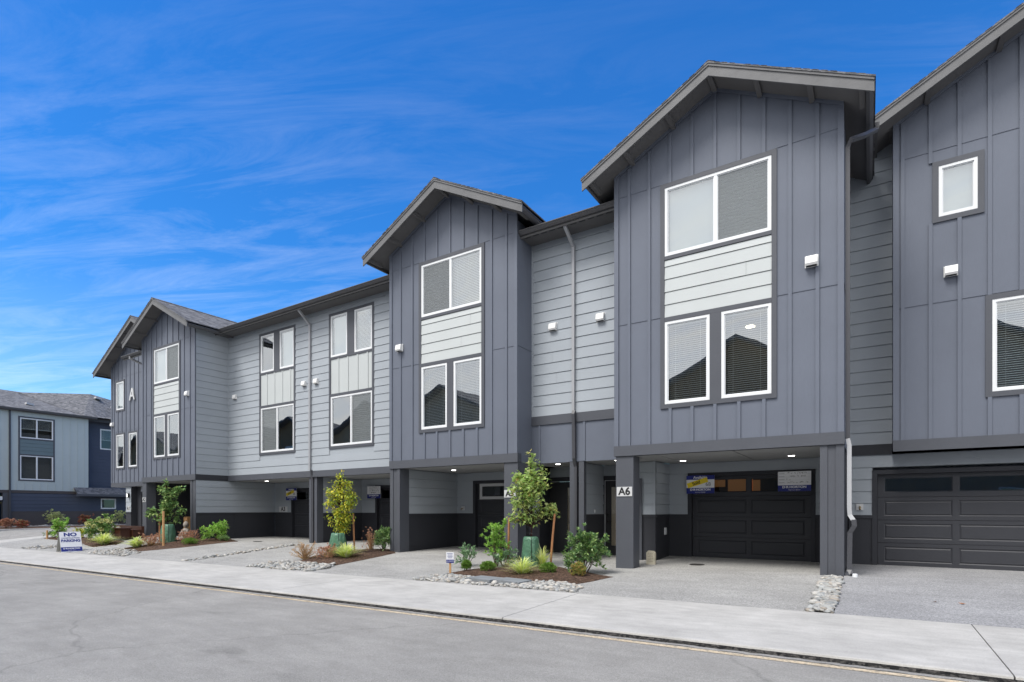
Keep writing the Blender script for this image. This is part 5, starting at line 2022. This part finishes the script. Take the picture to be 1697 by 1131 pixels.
# along the pale blue house
for (x, y, r, h, m, lab, sd) in ((-50.0, 15.9, .75, 1.0, 'variegated', 'pale variegated shrub against the brown foundation, left one of two', 71),
                                 (-50.2, 17.9, .5, .7, 'redleaf', 'red leaved shrub against the brown foundation of the blue house', 72),
                                 (-50.0, 20.2, .8, 1.05, 'variegated', 'pale variegated shrub below the small square window of the blue house', 73),
                                 (-47.0, 12.4, .5, .55, 'rust', 'orange rusty plant at the left edge before the blue house', 74),
                                 (-47.0, 13.2, .4, .4, 'redleaf', 'dark red plant by the kerb before the blue house', 75)):
    shrub('garden_shrub', x, y, r, h, 110, 10, .13, .05, m, lab, seed=sd, group='shrubs along the blue house', z=.03)
tree('young_tree', -45.3, 11.05, 2.7, [(.1, 0, 2.3, .3), (.2, 0, 1.9, .5), (.1, 0, 1.4, .5), (.25, 0, 1.0, .4)], 'leaf_yellow', 'yellow green young tree cut by the left edge of the photo', 21, L=.14, dens=160, lobes=False, z=0)
bag(-45.0, 11.2, .4, .8, 'green watering bag at the left edge before the blue house', 23)

# ------------------------------------------------------------------ stones
pebbles([(-.68, 11.5), (-.40, 11.5), (-.40, 8.30), (-.68, 8.30)], 420, .028, .062, 1, 'strip of rounded river stones between the A6 driveway and the next')
SL1 = [(-6.72, 8.72), (-6.60, 9.12), (-6.02, 9.13), (-6.02, 8.55), (-6.2, 8.5)]
pebbles([(-7.75, 8.32), (-7.75, 8.9), (-7.55, 9.1), (-6.65, 9.12), (-6.75, 8.72), (-6.4, 8.5), (-6.3, 8.33)], 420, .025, .052, 2, 'pale river stones at the left front of the nearest bed')
pebbles([(-6.3, 8.33), (-6.2, 8.48), (-5.5, 8.55), (-5.3, 9.02), (-5.3, 9.2), (-4.5, 9.1), (-4.25, 8.9), (-4.1, 8.33)], 520, .025, .055, 3, 'pale river stones at the right front of the nearest bed')
pebbles([(-13.6, 8.33), (-13.4, 9.3), (-12.7, 9.26), (-11.25, 9.24), (-10.95, 8.9), (-11.0, 8.33)], 620, .03, .065, 4, 'river stones before the middle bed, along the sidewalk')
pebbles([(-16.9, 8.4), (-16.5, 8.4), (-16.5, 12.1), (-16.9, 12.1)], 230, .03, .06, 5, 'scattered line of river stones between the two middle driveways')
pebbles([(-23.6, 8.4), (-20.6, 8.4), (-20.9, 9.1), (-22.2, 9.3), (-23.5, 9.45)], 330, .03, .06, 6, 'river stones in front of the bed before the A2 column')
pebbles([(-30.5, 8.4), (-28.0, 8.4), (-27.0, 9.6), (-28.4, 9.8)], 170, .03, .06, 7, 'river stones behind the sidewalk left of the folding parking sign')
pebbles([(-51.2, 9), (-49.3, 9), (-49.3, 26), (-51.2, 26)], 500, .05, .12, 8, 'pale stones along the foundation of the blue house')
for i, (x0, x1) in enumerate(((-6.62, -6.04), (-6.01, -5.38))):
    mb = MB()
    z = gz(x0, 8.8) + .055
    mb.prism([(x0 - .04 + .05 * i, 8.66), (x1, 8.58), (x1 + .02, 9.05 - .03 * i), (x0, 9.12)], z - .05, z, 'z')
    o = mb.build('paver', 'slate')
    origin(o, ((x0 + x1) / 2, 8.85, z - .05))
    tag(o, 'dark slate paver among river stones, the ' + ('right' if i else 'left') + ' one of the pair before the nearest bed', 'paver', 'slate pavers before the nearest bed')
R = random.Random(5)
lb = [(1.05, 9.6), (.75, 9.62)]
for i, (x, y) in enumerate(lb):
    mb = MB()
    for k in range(1):
        lobed(mb, Vector((x, y, gz(x, y) + .012)), Vector((R.uniform(-1, 1), R.uniform(-1, 1), .05)), .09, R)
    o = origin(mb.build('fallen_leaf', 'leaf_dead'), (x, y, gz(x, y)))
    tag(o, 'dry brown leaf on the right hand driveway, the ' + ('left' if i else 'right') + ' one of two', 'leaf', 'fallen leaves')
# chips scattered over the nearest bed
for (bd, n, nm) in ((BED6, 260, 'nearest'), (BED5, 220, 'middle'), (BED2, 200, 'second')):
    mb = MB()
    xs_, ys_ = [p[0] for p in bd], [p[1] for p in bd]
    k = 0
    while k < n:
        x, y = R.uniform(min(xs_), max(xs_)), R.uniform(min(ys_), max(ys_))
        if inside((x, y), bd):
            k += 1
            a = R.uniform(0, 3.14)
            l, w = R.uniform(.015, .045), R.uniform(.005, .012)
            z = gz(x, y) + R.uniform(.02, .07)
            d, s = Vector((math.cos(a), math.sin(a), R.uniform(-.2, .2))) * l, Vector((-math.sin(a), math.cos(a), 0)) * w
            p = Vector((x, y, z))
            mb.add([p - d - s, p + d - s, p + d + s, p - d + s], [(0, 1, 2, 3)])
    o = mb.build('bark_chips', 'bark')
    tag(o, 'loose bark chips over the ' + nm + ' planting bed', 'mulch', kind='stuff')

# covers and paint
for (x, y, lab) in ((-3.28, 12.85, 'round dark drain cover on the driveway before the A6 garage'), (-19.6, 12.5, 'round dark drain cover on the driveway before the A3 garage')):
    mb = MB().lathe([(0, 0), (.16, 0), (.165, .006), (.15, .010), (.13, .007), (0, .007)], (x, y, gz(x, y) + .003), 24)
    tag(origin(mb.build('drain_cover', 'iron'), (x, y, gz(x, y))), lab, 'drain cover', 'drain covers')
mb = MB()
for (a, b) in (((-25.35, 9.05), (-25.2, 9.95)), ((-24.95, 8.9), (-24.35, 9.75))):
    mb.quad(*[(p[0] + s, p[1], gz(p[0], p[1]) + .006) for p, s in ((a, -.07), (a, .07), (b, .07), (b, -.07))])
struct('painted_lines', mb, 'mark')

# ------------------------------------------------------------------ signs
BRAND, SUB = 'D\u00b7R\u00b7HORTON', "America's Builder"


def scribble(mb, x0, x1, z, y, h, seed, th=.0022):
    R = random.Random(seed)
    x = x0
    while x < x1:
        w = R.uniform(.35, .8) * h
        pts = [(x + w * t + R.uniform(-.1, .1) * h, y, z + R.uniform(-.5, .5) * h) for t in (0, .2, .45, .7, 1)]
        mb.tube(pts, th, 4)
        x += w * 1.25 + (h * .8 if R.random() < .25 else 0)


# sold sign on the near garage
def sign_base(lab, x0, x1, z0, z1, y, zsplit, grp='blue and white sale signs on garage doors'):
    u = empty('sale_sign', ((x0 + x1) / 2, y, z0), lab, 'sign', grp)
    MB().box(x0, x1, y - .004, y + .004, z0, z1).build('board', 'sign_white', u)
    b = MB().box(x0, x1, y - .0065, y - .0045, z0, zsplit).build('blue_band', 'sign_blue', u)
    w, zc = x1 - x0, (z0 + zsplit) / 2
    text(BRAND, .072 * w / .69, 'sign_white', face_south((x0 + x1) / 2, y - .009, zc + .025), b, 'lettering', .001, .0028, xs=1.12)
    text(SUB, .036 * w / .69, 'sign_white', face_south((x0 + x1) / 2, y - .009, zc - .038), b, 'lettering', .001, 0, shear=.3)
    return u


def sold(u, x0, x1, z0, z1, y, num):
    w = x1 - x0
    h = MB().box(x0, x1, y - .0065, y - .0045, z1 - .105 * w / .69, z1).build('blue_header', 'sign_blue', u)
    text('Available', .095 * w / .69, 'sign_white', face_south((x0 + x1) / 2, y - .009, z1 - .052 * w / .69), h, 'lettering', .001, .002)
    text(num, .13 * w / .69, 'black', face_south(x0 + w * .78, y - .0065, z0 + (z1 - z0) * .50), u, 'number', .001, -.001)
    X = face_south(x0 + w * .40, y - .012, z0 + (z1 - z0) * .60) @ Matrix.Rotation(rad(17), 4, 'Z')
    k = w / .69
    st = MB(X).box(-.26 * k, .26 * k, -.062 * k, .062 * k, -.001, .002)
    s = st.build('sold_sticker', 'sign_yellow', u)
    text('Sold', .115 * k, 'black', X @ Matrix.Translation((-.03, 0, .004)), s, 'lettering', .001, .003)


YG6 = 14.36
u = sign_base('sale sign with a yellow Sold sticker on the A6 garage, left end', -3.93, -3.24, 1.63, 2.085, YG6, 1.77)
sold(u, -3.93, -3.24, 1.63, 2.085, YG6, '68')
u = sign_base('sale sign with handwritten lines on the A6 garage, right end', -1.80, -1.11, 1.65, 2.11, YG6, 1.79)
mb = MB()
for i, (z, a, b, h) in enumerate(((2.075, -1.60, -1.20, .045), (2.0, -1.55, -1.18, .045), (1.925, -1.62, -1.55, .05), (1.86, -1.60, -1.18, .04))):
    scribble(mb, a, b, z, YG6 - .006, h, 80 + i)
mb.build('handwriting', 'black', u)
mb = MB()
for z in (2.06, 1.99, 1.92, 1.85):
    mb.box(-1.785, -1.66, YG6 - .0055, YG6 - .0045, z - .006, z + .006)
    mb.box(-1.66, -1.13, YG6 - .0052, YG6 - .0045, z - .012, z - .010)
mb.build('printed_lines', 'pipe_light', u)
YG3 = 15.17
u = sign_base('sale sign with a yellow sticker beside the A3 garage', -21.66, -20.92, 1.64, 2.16, YG3, 1.80)
sold(u, -21.66, -20.92, 1.64, 2.16, YG3, '65')
u = sign_base('sale sign with handwriting on the garage behind the yellowing tree', -17.0 + .48, -16.52 + .72, 1.66, 2.13, YG3, 1.82)
mb = MB()
for i, z in enumerate((2.09, 2.02, 1.95, 1.88)):
    scribble(mb, -16.40, -15.86, z, YG3 - .006, .045, 90 + i, .003)
mb.build('handwriting', 'black', u)

# folding sign on the sidewalk
u = empty('folding_sign', (-25.12, 8.44, gz(-25.12, 8.44)), 'white folding sign reading NO CONSTRUCTION PARKING on the sidewalk at left', 'sign')
wd = Vector((.10, .99, 0)).normalized()
nd = Vector((.99, -.10, 0)).normalized()
g = u.location.z + .005
H_, W_ = .76, .64
for s, m in ((1, 'sign_white'), (-1, 'corr')):
    o_ = u.location + nd * s * .34
    o_.z = g
    top = u.location + nd * s * .03
    top.z = g + H_ - .02
    upv = (top - o_)
    L = upv.length
    upv.normalize()
    nn = wd.cross(upv) * 1.0
    if nn.dot(nd) * s < 0: nn = -nn
    X = Matrix(((wd.x, upv.x, nn.x, o_.x), (wd.y, upv.y, nn.y, o_.y), (wd.z, upv.z, nn.z, o_.z), (0, 0, 0, 1)))
    b = MB(X).box(-W_ / 2, W_ / 2, 0, L, -.012, .0).build('panel', m, u)
    if s > 0:
        MB(X).box(-W_ / 2 + .004, W_ / 2 - .004, .03, .20, .0005, .003).build('blue_band', 'sign_blue', b)
        for (t, sz, yy, mm, bo, xx) in (('NO', .19, L - .115, 'sign_blue', .008, 1.3), ('CONSTRUCTION', .058, L - .25, 'sign_blue', .001, 1.2), ('PARKING', .135, L - .355, 'sign_blue', .006, 1.02)):
            text(t, sz, mm, X @ Matrix.Translation((0, yy, .003)), b, 'lettering', .001, bo, xs=xx)
        text(BRAND, .07, 'sign_white', X @ Matrix.Translation((0, .14, .005)), b, 'lettering', .001, .002, xs=1.15)
        text(SUB, .034, 'sign_white', X @ Matrix.Translation((0, .075, .005)), b, 'lettering', .001, 0)

# little sign on a stake
x, y = -7.63, 9.36
g = gz(x, y)
u = empty('stake_sign', (x, y, g), 'little blue and white sign on a wooden stake, left of the nearest bed', 'sign')
X = Matrix.Translation((x, y, g)) @ Matrix.Rotation(rad(28), 4, 'Z') @ Matrix.Rotation(rad(90), 4, 'X')
MB(X).box(-.022, .022, -.06, .40, -.028, -.010).build('stake', 'wood_pale', u)
p = MB(X).box(-.085, .085, .22, .45, -.008, .0).build('board', 'sign_white', u)
MB(X).box(-.083, .083, .222, .29, .0005, .002).build('blue_band', 'sign_blue', p)
text(BRAND, .024, 'sign_white', X @ Matrix.Translation((0, .257, .003)), p, 'lettering', .0005, .0006)
mb = MB(X)
for i, w in enumerate((.06, .05, .055, .045)):
    mb.box(-w, w, .415 - i * .03, .425 - i * .03, .0005, .0015)
mb.build('printed_lines', 'sign_blue', p)

# ------------------------------------------------------------------ things on the driveways
u = empty('bench', (-27.3, 11.4, .0), 'dark brown L shaped bench of boxy wood before the A1 garage', 'bench')
MB().box(-28.5, -26.45, 11.45, 11.56, -.02, .50).box(-28.5, -26.45, 11.12, 11.44, -.02, .36).build('seat_box', 'bench', u)
MB().box(-27.18, -26.62, 10.72, 11.10, -.02, .40).build('end_box', 'bench', u)
MB().box(-27.22, -26.58, 10.68, 11.14, .405, .44).build('top_board', 'bench', u)
x, y = -23.75, 11.95
u = empty('stone_figure', (x, y, gz(x, y)), 'small grey stone seated figure behind the rusty shrubs, left of the grey flank', 'statue')
MB().lathe([(0, -.04), (.24, -.04), (.27, .04), (.24, .13), (.17, .18), (.155, .28), (.18, .36), (.14, .42), (.06, .45), (.055, .47), (.10, .50), (.125, .57), (.115, .65), (.07, .70), (.045, .73), (.0, .745)], (x, y, u.location.z), 20, 1, .8).build('body', 'stone', u, smooth=True)
for s in (-1, 1):
    MB().tube([(x + s * .17, y - .02, .37 + u.location.z), (x + s * .23, y - .08, .24 + u.location.z), (x + s * .07, y - .2, .17 + u.location.z)], [.055, .05, .04], 8).build('arm', 'stone', u, smooth=True)
x, y = -26.0, 13.2
u = empty('wooden_crate', (x, y, .01), 'pale wooden crate standing on end inside the A2 carport', 'crate')
mb = MB()
for k in range(5):
    mb.box(x - .16, x + .16, y - .14, y - .12, .02 + k * .175, .02 + k * .175 + .15)
mb.box(x - .16, x - .13, y - .12, y + .12, .01, .88).box(x + .13, x + .16, y - .12, y + .12, .01, .88)
mb.build('slats', 'wood_pale', u)
MB().box(x - .165, x + .165, y - .13, y + .13, .885, .90).build('lid', 'wood_pale', u)
x, y = -4.27, 12.62
g = gz(x, y)
u = empty('stone_tablet', (x, y, g), 'small cream stone with dark lines standing behind the A6 column', 'stone')
mb = MB().prism([(x - .10, g - .02), (x + .10, g - .02), (x + .10, g + .26), (x + .07, g + .31), (x - .06, g + .32), (x - .10, g + .27)], y - .05, y + .05, 'y')
mb.build('block', 'cream', u)
mb = MB()
for i in range(6):
    scribble(mb, x - .07, x + .06, g + .26 - i * .038, y - .0505, .018, 120 + i, .0016)
mb.build('engraving', 'bark', u)
